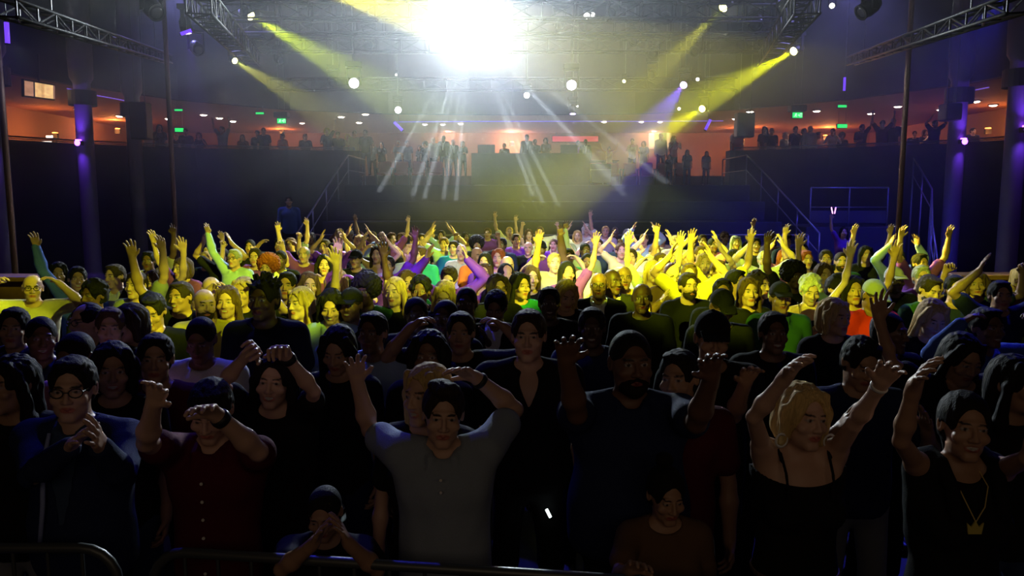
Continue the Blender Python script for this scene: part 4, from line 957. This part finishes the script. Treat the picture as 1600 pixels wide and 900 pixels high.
b, D, A = hero('very tall man with spiky black hair and black shirt, arms down', 'm', 413, 468, 4.95, ('down', 'down'), 4, 'spiky', 'black', 'tee', 'black', (), (-.15, .02, 0))
b, D, A = hero('short dark-skinned person clapping low against the barrier, left of the polo shirt', 'm', 508, 800, 2.78, (((440, 890), (490, 850), (512, 806), 1, 1), ((590, 890), (545, 850), (520, 800), 1, 1)), 2, 'buzz', 'black', 'tee', 'black', (), (0, .35, 0), palms=IN, curl=.15)
b, D, A = hero('short person in brown tee leaning on the barrier, below the navy shirt', 'f', 1040, 772, 2.78, (((965, 900), (985, 890), (1010, 872), 1, 1), ('down')), 2, 'bun', 'black', 'tee', 'brown', (), (.2, .25, 0))
# smaller lit things people hold
def light_stick(px, py, px2, py2, d, m, lab, r=.006):
    a, b2 = Vector(at_y(px, py, d)), Vector(at_y(px2, py2, d)); o = empty('glow_stick', a, lab, 'glow stick'); v = b2 - a
    MB().tube([(0, 0, 0), v], r, 10).build('tube', m, o, smooth=True); MB().tube([v, v * 1.25], r * 1.2, 10).build('cap', M_band, o, smooth=True)
light_stick(854, 796, 860, 808, 3.75, mat('white_glow', (1, 1, 1), .3, emit=(.85, 1, .95), power=3), 'short white glow stick at the hip of the black V-neck man', .008)

# ------------------------------------------------------------------ everyone else on the floor: head pixel, sex, skin, hair, hair colour, top, colour, pose, look, extras, note
T = '''
52 450 m 1 bald dark tee cream hands_head aside glasses
180 432 m 1 short dark suit black down other -
147 462 f 3 curly black tee black down other -
136 503 m 1 receding black tee black down other glasses
174 512 m 1 short brown tee black down aside -
204 506 f 2 bob dark tee dark-red down other -
240 486 m 2 short black tee black down bowed -
320 476 m 1 bald dark tee yellow down aside beard
356 472 f 1 wavy brown blouse black down ahead -
331 454 m 1 bald dark tee grey down aside -
381 457 f 1 bob blonde tee black hands_head ahead -
367 404 m 1 short grey long light-blue right_up ahead glasses
283 464 m 2 short dark tee black right_up other -
286 420 f 1 bob brown tee purple right_up other -
391 386 m 2 buzz black tee black down ahead -
399 402 m 1 short dark tee purple fists_up ahead -
241 443 f 1 long brown tee black left_up other -
347 402 m 2 short black tee black clap_up ahead -
214 446 m 1 short dark tee grey left_up ahead -
122 436 m 2 short black long blue right_up aside -
92 428 f 2 long black tee black down aside -
24 512 m 2 short black long navy down aside -
66 528 m 3 buzz black long navy chin aside -
470 474 f 0 straight blonde tee black left_up other -
438 406 m 4 buzz black suit black down ahead -
419 418 f 1 afro red tee black clap_front ahead -
437 384 m 2 short black tee black hands_head ahead -
455 383 m 1 short brown tee grey left_up ahead -
475 398 m 1 fringe_bald grey tee purple right_up ahead -
506 414 f 1 long black blouse purple down aside -
508 386 m 1 short dark tee purple fists_up ahead -
521 392 f 2 bun black tee purple clap_up ahead -
449 446 m 2 short black tee black clap_front ahead -
527 443 f 1 bob blonde tee cream hands_head ahead -
483 446 f 1 straight brown tee black left_up aside -
572 456 m 4 afro black tee dark-green down ahead -
562 378 f 1 long blonde tee light-blue clap_up ahead -
582 371 m 2 short dark tee purple right_up ahead -
518 478 f 1 straight black long light-blue down bowed -
549 477 m 3 cap black tee black down ahead -
590 398 f 1 long dark strap white clap_up ahead -
641 397 m 0 quiff blonde suit grey down aside -
721 394 m 0 bald white suit white down bowed -
694 382 m 1 short brown tee light-blue clap_up ahead -
709 388 m 1 short dark tee teal down other -
702 436 m 1 short dark long purple clap_up bowed -
617 456 f 0 straight blonde tee black down other -
657 455 f 3 curly black tee black right_up ahead -
695 463 f 0 long blonde tee black down bowed -
758 410 f 2 braids black tee purple down ahead -
779 403 f 1 long red blouse brown down ahead -
793 416 m 1 bald dark tee cream down aside -
757 430 f 1 straight brown blouse purple down up -
790 431 m 2 receding black tee black left_up bowed glasses
778 451 f 2 bob dark tee black down aside glasses
812 447 f 1 long black tee teal down aside -
829 434 f 1 long brown tee black down aside -
796 363 m 0 buzz blonde tee white right_up ahead -
762 365 m 1 short brown tee purple down ahead -
826 367 f 0 long brown strap white right_up ahead -
844 363 m 0 short brown tee white fists_up ahead -
806 376 m 2 short dark tee purple down ahead -
745 383 f 3 afro black tee black fists_up ahead -
784 383 m 4 short black tee navy down ahead -
659 375 m 1 short dark tee black down aside glasses
648 378 m 1 buzz brown tee grey down aside -
612 373 m 1 short brown tee purple left_up aside -
600 391 f 2 long black tee black hands_head ahead -
657 399 m 1 short brown tee teal down other -
690 369 f 2 short black tee light-blue clap_up ahead -
746 400 m 2 bald dark tee orange down aside -
606 416 m 3 short black tee purple left_up ahead -
636 443 f 2 wavy brown tee green down aside -
650 492 m 4 buzz black tee black down ahead -
696 497 m 4 buzz black hoodie black down ahead -
729 474 m 4 buzz black tee black clap_front ahead -
775 480 m 3 short black suit black down bowed -
936 446 m 3 bald black suit black down ahead glasses
957 440 m 4 bald black suit black lean aside -
975 434 m 2 bald dark tee yellow down ahead -
866 411 m 0 short blonde tee cream hands_head ahead -
914 392 m 4 buzz black suit grey right_up ahead -
970 392 f 1 bun brown tee cream clap_up ahead -
961 363 m 4 bald black tee black down ahead -
1006 375 m 1 buzz brown long light-blue clap_up ahead -
1055 379 m 0 short blonde tee cream down aside -
1049 428 m 0 bald white hoodie brown clap_front bowed glasses
1075 447 m 1 short dark hoodie black down ahead beard
1077 430 m 1 short brown tee yellow clap_up ahead -
881 371 m 1 cap cream tee grey clap_front ahead -
902 369 f 0 long blonde tee white clap_up ahead -
917 359 f 0 bob white tee white down ahead -
946 362 m 1 short blonde tee white right_up ahead -
845 390 f 3 beanie black tee purple down ahead -
888 403 m 3 short black polo green clap_front ahead -
918 411 m 3 buzz black suit brown right_up ahead -
986 403 m 2 short dark tee white left_up ahead -
884 461 f 1 wavy blonde tee black chin bowed -
886 426 f 2 braids black tee purple left_up ahead -
1003 466 m 4 bald black tee black down ahead -
1023 395 m 1 short brown tee yellow clap_up ahead -
1032 412 f 1 bob brown tee cream hands_head ahead -
1019 424 f 0 long blonde blouse white arms_up ahead -
1034 373 m 2 short black tee cream down ahead -
1083 374 m 2 buzz black tee black down ahead -
1098 377 m 2 short dark tee black down ahead -
1185 446 m 1 curly dark polo navy down aside -
1219 466 m 2 cap black polo dark-green down ahead -
1169 456 f 1 straight brown hoodie black down ahead -
1266 453 f 0 curly white strap black left_up bowed -
1308 452 m 1 quiff black tee black clap_front aside -
1314 409 m 1 buzz dark tee dark-green down ahead beard
1258 406 m 1 short red tee brown right_up ahead -
1254 393 m 2 buzz black tee black down ahead -
1194 407 m 0 receding white tee white clap_up ahead long_beard
1146 405 f 1 long black tee black clap_front ahead -
1129 458 m 3 short black tee black down ahead -
1149 442 m 2 short black tee cream down aside -
1302 496 f 1 bob blonde tee black down aside -
1286 430 f 1 wavy brown tee light-blue right_up ahead -
1333 454 f 2 bob black tee purple left_up ahead -
1149 379 f 1 long grey tee black left_up ahead -
1181 383 m 2 short black tee black down ahead -
1114 383 m 3 short black tee purple clap_front ahead -
1290 405 m 2 short dark tee black left_up other -
1100 412 f 0 long blonde tee white clap_up ahead -
1122 424 m 1 short brown tee yellow arms_up ahead -
1094 398 m 1 short brown tee pink clap_up ahead -
1225 404 f 1 long red tee pink clap_up ahead -
1240 432 m 4 afro black tee black right_up ahead -
1127 480 m 3 cap black tee black down bowed -
1451 452 m 1 short dark vneck dark-green down bowed beard
1397 438 m 4 cap white tee black chin ahead -
1364 462 m 3 cap grey tee red down bowed -
1439 434 m 1 short grey long purple down other -
1402 408 m 2 short black long light-blue clap_up bowed -
1455 497 f 0 long blonde tee black down bowed -
1491 452 m 2 short black tee navy down other -
1437 412 m 2 short black tee purple arms_up ahead -
1562 462 m 2 short black tee navy clap_up ahead -
1352 398 f 2 long black tee black left_up ahead -
315 530 m 3 buzz black tee white down bowed -
530 546 f 2 straight black tee black down bowed -
671 556 f 3 bob black tee black down ahead -
583 520 m 3 short black tee light-blue down ahead -
720 520 m 2 short black tee black hands_head ahead -
858 474 m 4 short black tee black down ahead -
925 512 m 4 short black tee navy down ahead -
1208 520 m 3 short black tee black down ahead -
1344 566 m 2 short black tee navy clap_front bowed -
1388 520 m 3 buzz black tee black down aside -
1500 560 f 2 straight black tee black wide_up bowed -
1540 512 m 3 short black long blue hands_head ahead -
20 600 f 2 wavy black tee black down other -
178 578 f 2 bob black tee black down aside -
120 558 m 3 buzz black tee pink down bowed -
245 560 m 2 short black tee dark-red down aside -
1060 590 m 2 short black tee dark-red down other -
1318 363 f 1 long black tee purple right_up ahead -
1585 600 f 2 long black tee black down aside -
668 616 f 1 long blonde tee black down other -
'''.strip().split('\n')
rr = random.Random(4)
crowd = []
def depth_for(x, y):
    h = 1.64 if y > 395 else 1.64
    d = at_z(x, y, h)[1]
    return (17.6, True) if d > 17.6 else (d, False)
for ln in T:
    v = ln.split(); x, y = float(v[0]), float(v[1]); d, clamp = depth_for(x, y)
    if d > 12: d += rr.uniform(-.25, .25)
    crowd.append([x, y, d] + v[2:9] + [v[9]] + [v[10] if len(v) > 10 else '-'])
# those seen only in part between them
taken = [(at_y(c[0], c[1], c[2])[0], c[2], c[0], c[1]) for c in crowd] + placed
n_try = 0
FH = {'m': ['short', 'buzz', 'short', 'bald', 'curly', 'receding', 'cap', 'quiff'], 'f': ['long', 'straight', 'bob', 'wavy', 'bun', 'ponytail']}
while len(crowd) < 240 and n_try < 9000:
    n_try += 1
    d = 3.6 + 13.8 * rr.random() ** .8; half = min(.66 * d, 4.9); X = rr.uniform(-half, half) + .02 * d
    h = rr.uniform(1.55, 1.66); p = np.array([X, d, h]) - CAM
    yy = p[1] * math.cos(PITCH) - p[2] * math.sin(PITCH); px = 800 + F_PX * p[0] / yy; py = 450 - F_PX * (p[1] * math.sin(PITCH) + p[2] * math.cos(PITCH)) / yy
    if not (-30 < px < 1630) or py > 565: continue
    ok = True
    for (ax, ay, qx, qy) in taken:
        if (ax - X) ** 2 + (ay - d) ** 2 < (.50 if d < 12 else .42) ** 2: ok = False; break
        r = .125 * F_PX / max(min(d, ay), 1)
        if abs(qx - px) < r * 1.5 and abs(qy - py) < r * 1.7: ok = False; break
    if not ok: continue
    taken.append((X, d, px, py)); s = rr.choice('mmf')
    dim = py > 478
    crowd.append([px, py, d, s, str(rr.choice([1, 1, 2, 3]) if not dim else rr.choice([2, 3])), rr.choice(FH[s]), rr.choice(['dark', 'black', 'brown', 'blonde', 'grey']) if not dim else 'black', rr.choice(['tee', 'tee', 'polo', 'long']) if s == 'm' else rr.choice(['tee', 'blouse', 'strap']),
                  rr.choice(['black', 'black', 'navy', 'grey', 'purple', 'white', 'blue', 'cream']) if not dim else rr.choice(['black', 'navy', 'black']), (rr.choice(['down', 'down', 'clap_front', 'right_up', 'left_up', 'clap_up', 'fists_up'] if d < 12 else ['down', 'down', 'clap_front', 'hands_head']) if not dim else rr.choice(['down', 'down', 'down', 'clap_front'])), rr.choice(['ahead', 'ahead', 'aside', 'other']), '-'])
    if crowd[-1][5] == 'cap' and crowd[-1][6] not in CL: crowd[-1][6] = 'navy'
# the rows as they stand, for telling people apart
EDGES = [3.5, 4.1, 4.8, 5.5, 6.3, 7.3, 8.6, 10.2, 12.2, 14.6, 99]
row = lambda d: next(i for i, e in enumerate(EDGES) if d < e)
ROWW = ['front row', 'second row', 'third row', 'fourth row', 'fifth row', 'sixth row', 'seventh row', 'eighth row', 'ninth row', 'tenth row', 'last row']
rows = {}
for c in sorted(crowd, key=lambda c: c[0]): rows.setdefault(row(c[2]), []).append(c)
for c in crowd:
    x, y, d, s, sk, hr, hcol, top, tcol, pose, look, ext = c
    Hw = at_y(x, y, d); sc = float(Hw[2]) / HEAD_Z
    smile = (int(x * 7 + y) % 3) == 0
    extras = () if ext == '-' else (ext,)
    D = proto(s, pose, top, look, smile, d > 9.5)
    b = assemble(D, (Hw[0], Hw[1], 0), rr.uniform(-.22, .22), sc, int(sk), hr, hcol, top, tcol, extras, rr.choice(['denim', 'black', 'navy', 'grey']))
    noun = 'man' if s == 'm' else 'woman'
    hw = HAIRWORD[hr].format(hcol)
    look_w = ('bald ' if hr == 'bald' else '') + noun + (' with ' + hw if hw else '') + ' in ' + tcol + ' ' + TOPWORD[top]
    r = row(d); i = rows[r].index(c); n = len(rows[r])
    pw = POSE[pose][4]
    place = '%s from the left in the %s' % (nth(i), ROWW[r])
    lab = '%s, %s, %s' % (look_w, pw, place)
    if len(lab.split()) > 16: lab = '%s, %s' % (look_w, place)
    if len(lab.split()) > 16: lab = '%s, %s' % (look_w.replace(' hair', '').replace(' shirt', ''), place)
    tag(b, lab, 'person', 'crowd on the dance floor')
# ------------------------------------------------------------------ behind the floor: stand, sound desk, seats, bar, gallery guests
M_rail = mat('rail_steel', (.26, .26, .29), .4, .6)
def handrail(pts, lab, h=1.0, sub=1, floor=None):
    t = empty('handrail', pts[0], lab, 'handrail', 'handrails of the stand and gallery'); o0 = Vector(pts[0]); P = [Vector(p) - o0 for p in pts]
    up = Vector((0, 0, h))
    MB().tube([p + up for p in P], .025, 8).build('top_rail', M_rail, t, smooth=True); MB().tube([p + up * .5 for p in P], .016, 8).build('middle_rail', M_rail, t, smooth=True)
    Q = []
    for a, b in zip(P, P[1:]): Q += [a.lerp(b, k / sub) for k in range(sub)]
    for q in Q + [P[-1]]: MB().tube([q if floor is None else Vector((q.x, q.y, floor - o0.z)), q + up], .022, 8).build('post', M_rail, t, smooth=True)
    return t
tiers = [(19.65, .55), (21.25, 1.15), (22.85, 1.75), (24.45, 2.35), (26.05, 2.9), (29.0, 2.9)]
handrail([(7.95, y, z) for y, z in tiers], 'steel handrail climbing the right side of the central stand')
handrail([(-5.55, y, z) for y, z in tiers], 'steel handrail climbing the left side of the central stand')
handrail([(x, 19.75, .55) for x in (-5.3, -2.4, .5, 3.4, 6.3, 7.7)], 'low steel rail along the foot of the central stand', .95, 3)
handrail([(x, y + .12, 4.2) for x, y in GL[1:]], 'dark rail along the top of the left gallery front', .12)
handrail([(x, y + .12, 4.2) for x, y in GR[:5]], 'dark rail along the top of the right gallery front', .12)
struct(MB().box((7.0 + 1.35, 21.6, 0), (11.2, 24.2, 1.65), .02).build('floor_platform', M_front))
gr = handrail([(8.5, 21.75, 1.65), (9.6, 21.75, 1.65), (10.7, 21.75, 1.65)], 'violet-lit guard rail of the raised platform at right', 1.1, 1)
MB().box((0, .02, .1), (2.2, .04, .45)).build('kick_panel', M_front, gr)
handrail([(9.9, 17.6, 0), (10.6, 19.2, .8), (11.3, 20.6, 1.7), (11.5, 22.0, 2.6)], 'violet-lit handrail climbing to the right gallery wing', 1.0, 2, 0.02)
# sound desk
sd = empty('sound_desk', (.65, 27.0, 2.9), 'black sound desk booth in the middle of the central stand', 'sound desk')
g = MB(); g.box((-2.05, -.5, 0), (2.05, -.42, 1.1), .01); g.box((-2.05, -.5, 0), (-1.97, 1.2, 1.1), .01); g.box((1.97, -.5, 0), (2.05, 1.2, 1.1), .01); g.build('booth_panel', M_black, sd)
MB().box((-1.95, -.40, .82), (1.95, .45, .88), .01).build('desk_top', M_dark, sd)
mc = MB().box((-1.2, -.32, .88), (.9, .35, 1.0), .03).build('mixing_console', M_dark, sd)
g = MB()
for i in range(24): g.box((-1.12 + i * .083, -.25, 1.0), (-1.09 + i * .083, .05, 1.015), .004)
g.build('fader_bank', M_steel, mc)
for x in (-1.55, 1.35):
    m = MB().box((x - .3, -.02, 1.02), (x + .3, .04, 1.42), .012).build('monitor', M_dark, sd); MB().tube([(x, .02, .88), (x, .02, 1.05)], .03).build('monitor_stand', M_dark, m); MB().box((x - .28, .041, 1.04), (x + .28, .045, 1.40)).build('screen_face', mat('desk_screen', (.02, .03, .04), .3, emit=(.2, .3, .4), power=.4), m)
M_tile = mat('flight_case', (.05, .05, .055), .5)
for x, w, h, lab in ((2.45, .7, .75, 'black flight case standing right of the sound desk'), (-1.75, .6, .9, 'black flight case standing left of the sound desk')):
    f = empty('flight_case', (x + .65, 27.0, 2.9), lab, 'flight case', 'flight cases by the sound desk')
    MB().box((-w / 2, -.3, .1), (w / 2, .3, h), .02).build('case_body', M_tile, f); g = MB()
    for a in (-1, 1):
        for c in (-1, 1): g = MB().lathe([(.05, -.02), (.05, .02)], 12, Matrix.Translation((a * (w / 2 - .08), c * .22, .05)) @ Matrix.Rotation(PI / 2, 4, 'Y')); g.tube([(a * (w / 2 - .08), c * .22, .05), (a * (w / 2 - .08), c * .22, .12)], .015); g.build('caster', M_dark, f)
    MB().box((-w / 2 - .005, -.305, h * .7), (w / 2 + .005, .305, h * .7 + .03)).build('edge_trim', M_steel, f)
# red seats
M_seat = mat('seat_velour', (.42, .08, .08), .85, bump=.2, bscale=150); M_seatf = mat('seat_frame', (.03, .03, .03), .4)
def seat(x, y, z, lab):
    t = empty('theatre_seat', (x, y, z), lab, 'seat', 'red seats on the central stand')
    g = MB(); g.box((-.23, .18, .42), (.23, .27, .86), .05); g.build('backrest', M_seat, t, smooth=False)
    MB().box((-.23, -.22, .36), (.23, .18, .46), .04).build('cushion', M_seat, t)
    for s in (-1, 1):
        MB().box((s * .265 - .025, -.15, .58), (s * .265 + .025, .22, .63), .012).build('armrest', M_seatf, t); MB().box((s * .265 - .018, -.05, 0), (s * .265 + .018, .15, .58), .008).build('leg', M_seatf, t)
for i, px in enumerate((932, 958, 985, 1012, 1039, 1066)):
    p = at_y(px, 262, 28.3); seat(p[0], 28.3, 2.9, 'red theatre seat, %s from the left in the row right of the sound desk' % nth(i))
for i, px in enumerate((600, 627, 654, 681)):
    p = at_y(px, 262, 27.2); seat(p[0], 27.2, 2.9, 'red theatre seat, %s from the left in the row left of the sound desk' % nth(i))
# bar and its sign, posters, lit panels at the back
M_red = mat('red_sign', (.6, .05, .08), .4, emit=(.9, .06, .12), power=.55)
p = at_y(899, 217, 40.4); sg_ = empty('bar_sign', p, 'long red lit sign board over the bar at centre back', 'sign')
MB().box((-1.2, .0, -.14), (1.2, .07, .14), .01).build('lit_board', M_red, sg_); MB().box((-1.24, .07, -.18), (1.24, .12, .18), .01).build('back_frame', M_dark, sg_)
for s in (-1, 1): MB().tube([(s * 1.0, .09, .1), (s * 1.0, .09, 5.9 - p[2])], .02).build('hanger', M_chain, sg_)
br = empty('bar_counter', (p[0] - .2, 39.2, 3.3), 'dark bar counter below the red sign at centre back', 'bar')
MB().box((-2.2, -.3, 0), (2.2, .2, 1.02), .01).build('counter_front', M_dark, br); MB().box((-2.3, -.4, 1.02), (2.3, .3, 1.08), .015).build('counter_top', M_carpet, br)
for k in range(4): MB().box((-2.0 + k * 1.05, -.33, .15), (-1.15 + k * 1.05, -.30, .9), .01).build('panel', M_col, br)
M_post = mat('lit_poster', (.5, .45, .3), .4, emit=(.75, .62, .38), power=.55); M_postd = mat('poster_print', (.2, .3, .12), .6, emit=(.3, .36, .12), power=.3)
po = empty('framed_poster', at_y(1031, 216, 40.9), 'lit cream poster in pale frame on the back wall, right of the bar', 'poster')
MB().box((-.60, -.03, -.55), (.60, .0, .55), .01).build('frame', mat('pale_frame', (.6, .55, .45), .5), po); MB().box((-.52, -.04, -.47), (.52, -.03, .47)).build('print', M_post, po); g = MB()
for q in ((-.3, -.3, .05, .25), (.05, -.1, .35, .35), (-.1, -.42, .3, -.2)): g.box((q[0], -.046, q[1]), (q[2], -.04, q[3]))
g.build('printed_shapes', M_postd, po)
# white-lit back counter seen through the left side
M_strip = mat('counter_light', (1, .95, .85), .4, emit=(1, .88, .7), power=4)
for (x0, x1, y_, lab) in ((62, 96, 222.5, 'long white-lit bar shelf on the left gallery, lower one'), (72, 98, 213.5, 'short white-lit bar shelf on the left gallery, upper one')):
    a, b2 = at_y(x0, y_, 27.0), at_y(x1, y_ + 1.5, 27.6); t = empty('bar_shelf', a, lab, 'lit shelf', 'lit bar shelves on the left gallery'); d = Vector(b2) - Vector(a)
    MB().box((0, -.01, -.035), (d.x, .02, .035), .008).build('light_strip', M_strip, t); MB().box((-.05, .02, -.06), (d.x + .05, .35, -.03), .005).build('shelf_board', M_dark, t)
    for xx in (.05, d.x - .05): MB().tube([(xx, .3, -.05), (xx, .3, 3.3 - a[2])], .02).build('upright', M_dark, t)
# speakers hung under the fascia
def speaker(px, py, w, h, Y, lab):
    p = at_y(px, py, Y); t = empty('loudspeaker', p, lab, 'speaker', 'loudspeakers hung round the hall')
    MB().box((-w / 2, 0, -h / 2), (w / 2, .45, h / 2), .04).build('cabinet', M_dark, t); MB().box((-w / 2 + .03, -.015, -h / 2 + .03), (w / 2 - .03, .0, h / 2 - .03), .005).build('grille', mat('speaker_grille', (.03, .03, .03), .7, bump=.5, bscale=200), t)
    for s in (-1, 1): MB().tube([(s * w * .3, .2, h / 2 - .02), (s * w * .3, .2, (5.9 if Y > 28.5 and abs(p[0]) > 9 else 9.4) - p[2])], .012, 6).build('hanger', M_chain, t)
speaker(1166, 195, .62, .85, 27, 'black loudspeaker hanging where the right gallery wing begins'); speaker(1492, 174, .42, .45, 20.4, 'small black loudspeaker hung beside the right violet column')
speaker(215, 188, .5, 1.1, 23.2, 'tall black loudspeaker hung beside the left exit light'); speaker(760, 240, .5, .3, 27.6, 'low black loudspeaker above the sound desk') if False else None
# tables on the gallery fronts with a few glasses are too dark to show; the ledges at the sides of the floor are not
M_wood = mat('ledge_wood', (.20, .09, .05), .5, bump=.1, bscale=14, var=.25)
for x, y, lab in ((-6.6, 9.6, 'brown wooden ledge at the left edge of the crowd'), (6.6, 9.8, 'brown wooden ledge at the right edge of the crowd')):
    t = empty('wooden_ledge', (x, y, 0), lab, 'ledge', 'wooden ledges beside the crowd')
    MB().box((-.9, -.22, 1.42), (.9, .22, 1.48), .01).build('ledge_top', M_wood, t); MB().box((-.85, -.02, .1), (.85, .02, 1.42), .005).build('panel', M_wood, t)
    for s in (-1, 1): MB().box((s * .8 - .05, -.15, 0), (s * .8 + .05, .15, 1.42), .01).build('leg', M_wood, t)

# ------------------------------------------------------------------ gallery and stand guests
GU = '''
235 206 m 1 short dark long white down other - G
249 200 f 1 long black tee black down aside - G
276 213 m 1 bald dark tee black down ahead - G
290 206 m 1 short brown tee navy down other - G
311 212 f 1 bob brown tee black clap_front ahead - G
347 203 m 2 short black tee grey arms_up ahead - G
379 215 f 2 long black tee dark-red down ahead - G
402 209 m 2 short black tee navy down ahead - G
412 205 m 1 short red tee navy down aside - G
441 213 f 2 bun black tee orange down other - G
477 214 m 1 short brown tee black down aside - G
511 205 f 1 bob blonde tee black left_up ahead - G
528 211 m 2 short black tee black down ahead - G
543 214 f 1 bob blonde long cream clap_front ahead - G
554 209 m 1 short brown tee cream down ahead - G
571 208 m 3 short black tee black down ahead - G
1152 204 m 2 short black tee orange down other - G
1195 203 f 1 long dark tee dark-red down other - G
1206 205 m 1 bald dark tee black down ahead - G
1227 212 f 1 bob grey tee grey down ahead - G
1243 203 m 1 short dark tee black down other - G
1256 206 m 2 short black long black down ahead - G
1266 202 m 1 bald dark long cream down aside - G
1278 211 m 2 short black tee orange down aside - G
1301 206 f 1 ponytail dark long white clap_front other - G
1316 213 m 4 afro black tee black down ahead - G
1347 200 m 2 short black tee dark-red left_up ahead - G
1379 194 m 1 short brown tee brown arms_up ahead - G
1396 191 m 1 short grey tee black down other - G
1429 210 m 2 short black tee black down ahead - G
1445 208 f 1 bob brown tee black clap_front ahead - G
1461 194 m 1 short dark tee black clap_up ahead - G
1505 207 f 2 long black tee black down ahead - G
1520 205 m 1 short dark tee black down aside - G
596 226 f 1 long black tee black down other - F
581 224 f 2 long dark blouse grey down aside - F
622 224 m 1 short grey tee grey chin ahead beard F
636 224 m 1 short dark tee grey down aside - F
656 231 f 1 long black tee black down ahead - F
664 226 f 2 afro black tee black down ahead - F
677 219 m 1 bald dark tee white down other - F
693 216 m 4 bald black suit black down other - F
708 222 m 3 bald black suit black down aside - F
723 225 f 1 long brown tee black chin aside - F
788 228 m 3 short black tee black down ahead - D
823 215 m 3 short black suit black down other - D
836 222 m 3 short black tee black down ahead - D
853 220 f 2 bob black tee brown down ahead - D
888 229 f 1 bob blonde tee black chin aside - D
903 224 m 3 short black tee purple down ahead - D
915 222 m 4 short black suit black down ahead - D
952 234 f 1 bun dark tank cream wide_up ahead - F
988 221 f 1 short brown strap cream clap_front other - F
1006 225 f 3 bob black tee navy down other - F
1033 213 m 1 bald white long white down aside - F
1053 217 f 1 long red tank red clap_front aside - F
1046 245 f 2 long black tee black down ahead - S
1074 238 f 2 long black tee black down aside - S
1104 240 f 2 long brown tee grey down ahead - S
451 315 m 2 short black long blue down ahead - T
'''.strip().split('\n')
WHERE = {'G': (3.3, 'gallery guests'), 'F': (3.3, 'guests on the central stand'), 'D': (3.3, 'guests on the central stand'), 'S': (2.9, 'guests on the central stand'), 'T': (.55, None)}
gs = []
for ln in GU:
    v = ln.split(); zf, grp = WHERE[v[11]]; x, y = float(v[0]), float(v[1]); p = at_z(x, y, zf + 1.62)
    Y = p[1]
    if v[11] == 'G':
        for _ in range(4):
            X = at_y(x, y, Y)[0]; Wc = sorted(GL if X < 0 else GR); Y = max(Y, float(np.interp(X, [q[0] for q in Wc], [q[1] for q in Wc])) + .62)
        Y = min(Y, 36)
    if v[11] in 'FD': Y = min(max(Y, 29.6), 38.3)
    if v[11] == 'S': Y = 27.3
    if v[11] == 'T': Y = 20.3
    p = at_y(x, y, Y); gs.append((v, x, zf, p, grp))
gi = {}
for v, x, zf, p, grp in sorted(gs, key=lambda g: g[1]):
    s, sk, hr, hcol, top, tcol, pose, look, ext, wh = v[2:12]
    D = proto(s, pose, top, look, False, True); sc = float(p[2] - zf) / HEAD_Z
    b = assemble(D, (p[0], p[1], zf), rr.uniform(-.5, .5), sc, int(sk), hr, hcol, top, tcol, () if ext == '-' else (ext,), rr.choice(['denim', 'black', 'navy']))
    k = wh if wh in 'GT' else 'F'; k = k + ('L' if x < 580 else 'R') if k == 'G' else k; i = gi.get(k, 0); gi[k] = i + 1
    pl = {'GL': 'at the left gallery rail', 'GR': 'at the right gallery rail', 'F': 'on the central stand', 'T': 'at the foot of the stand'}[k]
    noun = ('bald ' if hr == 'bald' else '') + ('man' if s == 'm' else 'woman'); hw = HAIRWORD[hr].format(hcol)
    tag(b, ('%s%s in %s %s, %s from the left %s' % (noun, ' with ' + hw.replace(' hair', '') if hw else '', tcol, TOPWORD[top], nth(i), pl)) if k != 'T' else 'man in blue long-sleeved shirt standing alone at the foot of the stand', 'person', grp)

# ------------------------------------------------------------------ crowd barriers in front of the first row
M_bar = mat('galvanised_tube', (.14, .15, .15), .45, .6)
def barrier(x0, x1, y, lab):
    """A pedestrian barrier: rounded frame, two feet, upright bars."""
    z1, z0, R = 1.17, .18, .13; t = empty('crowd_barrier', ((x0 + x1) / 2, y, 0), lab, 'barrier', 'steel crowd barriers before the stage'); h = (x1 - x0) / 2
    pts = []
    for cx, cz, a0 in ((h - R, z1 - R, 0), (-h + R, z1 - R, 90), (-h + R, z0 + R, 180), (h - R, z0 + R, 270)):
        for k in range(6): a = math.radians(a0 + 18 * k); pts.append((cx + R * math.cos(a), 0, cz + R * math.sin(a)))
    MB().tube(pts + [pts[0]], .019, 10, False).build('frame', M_bar, t, smooth=True)
    n = int(2 * h / .125)
    for i in range(1, n): x = -h + 2 * h * i / n; MB().tube([(x, 0, z0), (x, 0, z1)], .007, 6, False).build('upright_bar', M_bar, t, smooth=True)
    for s in (-1, 1): MB().tube([(s * h * .7, -.28, .02), (s * h * .7, -.2, .05), (s * h * .7, 0, .17), (s * h * .7, .2, .05), (s * h * .7, .28, .02)], .016, 8).build('foot', M_bar, t, smooth=True)
    return t
pL, pR = at_z(188, 880, 1.1), at_z(243, 880, 1.1); yb = at_z(400, 860, 1.17)[1]
XL, XR = pL[0], pR[0]
barrier(XL - 2.3, XL, yb + .02, 'steel crowd barrier at the left before the suited man')
br_ = barrier(XR, XR + 2.3, yb - .5 * math.sin(.127) * 2.3, 'steel crowd barrier before the pale grey polo shirt man'); br_.rotation_euler = (0, 0, -.127)
light_stick(1299, 324, 1301, 334, 18.0, mat('pink_glow', (1, .4, .8), .3, emit=(1, .35, .85), power=4), 'pink glow stick at far right behind the crowd, left of two', .012)
light_stick(1306, 324, 1304, 334, 18.0, mat('rose_glow', (1, .5, .8), .3, emit=(.8, .3, .9), power=3), 'violet-pink glow stick at far right behind the crowd, right of two', .012)
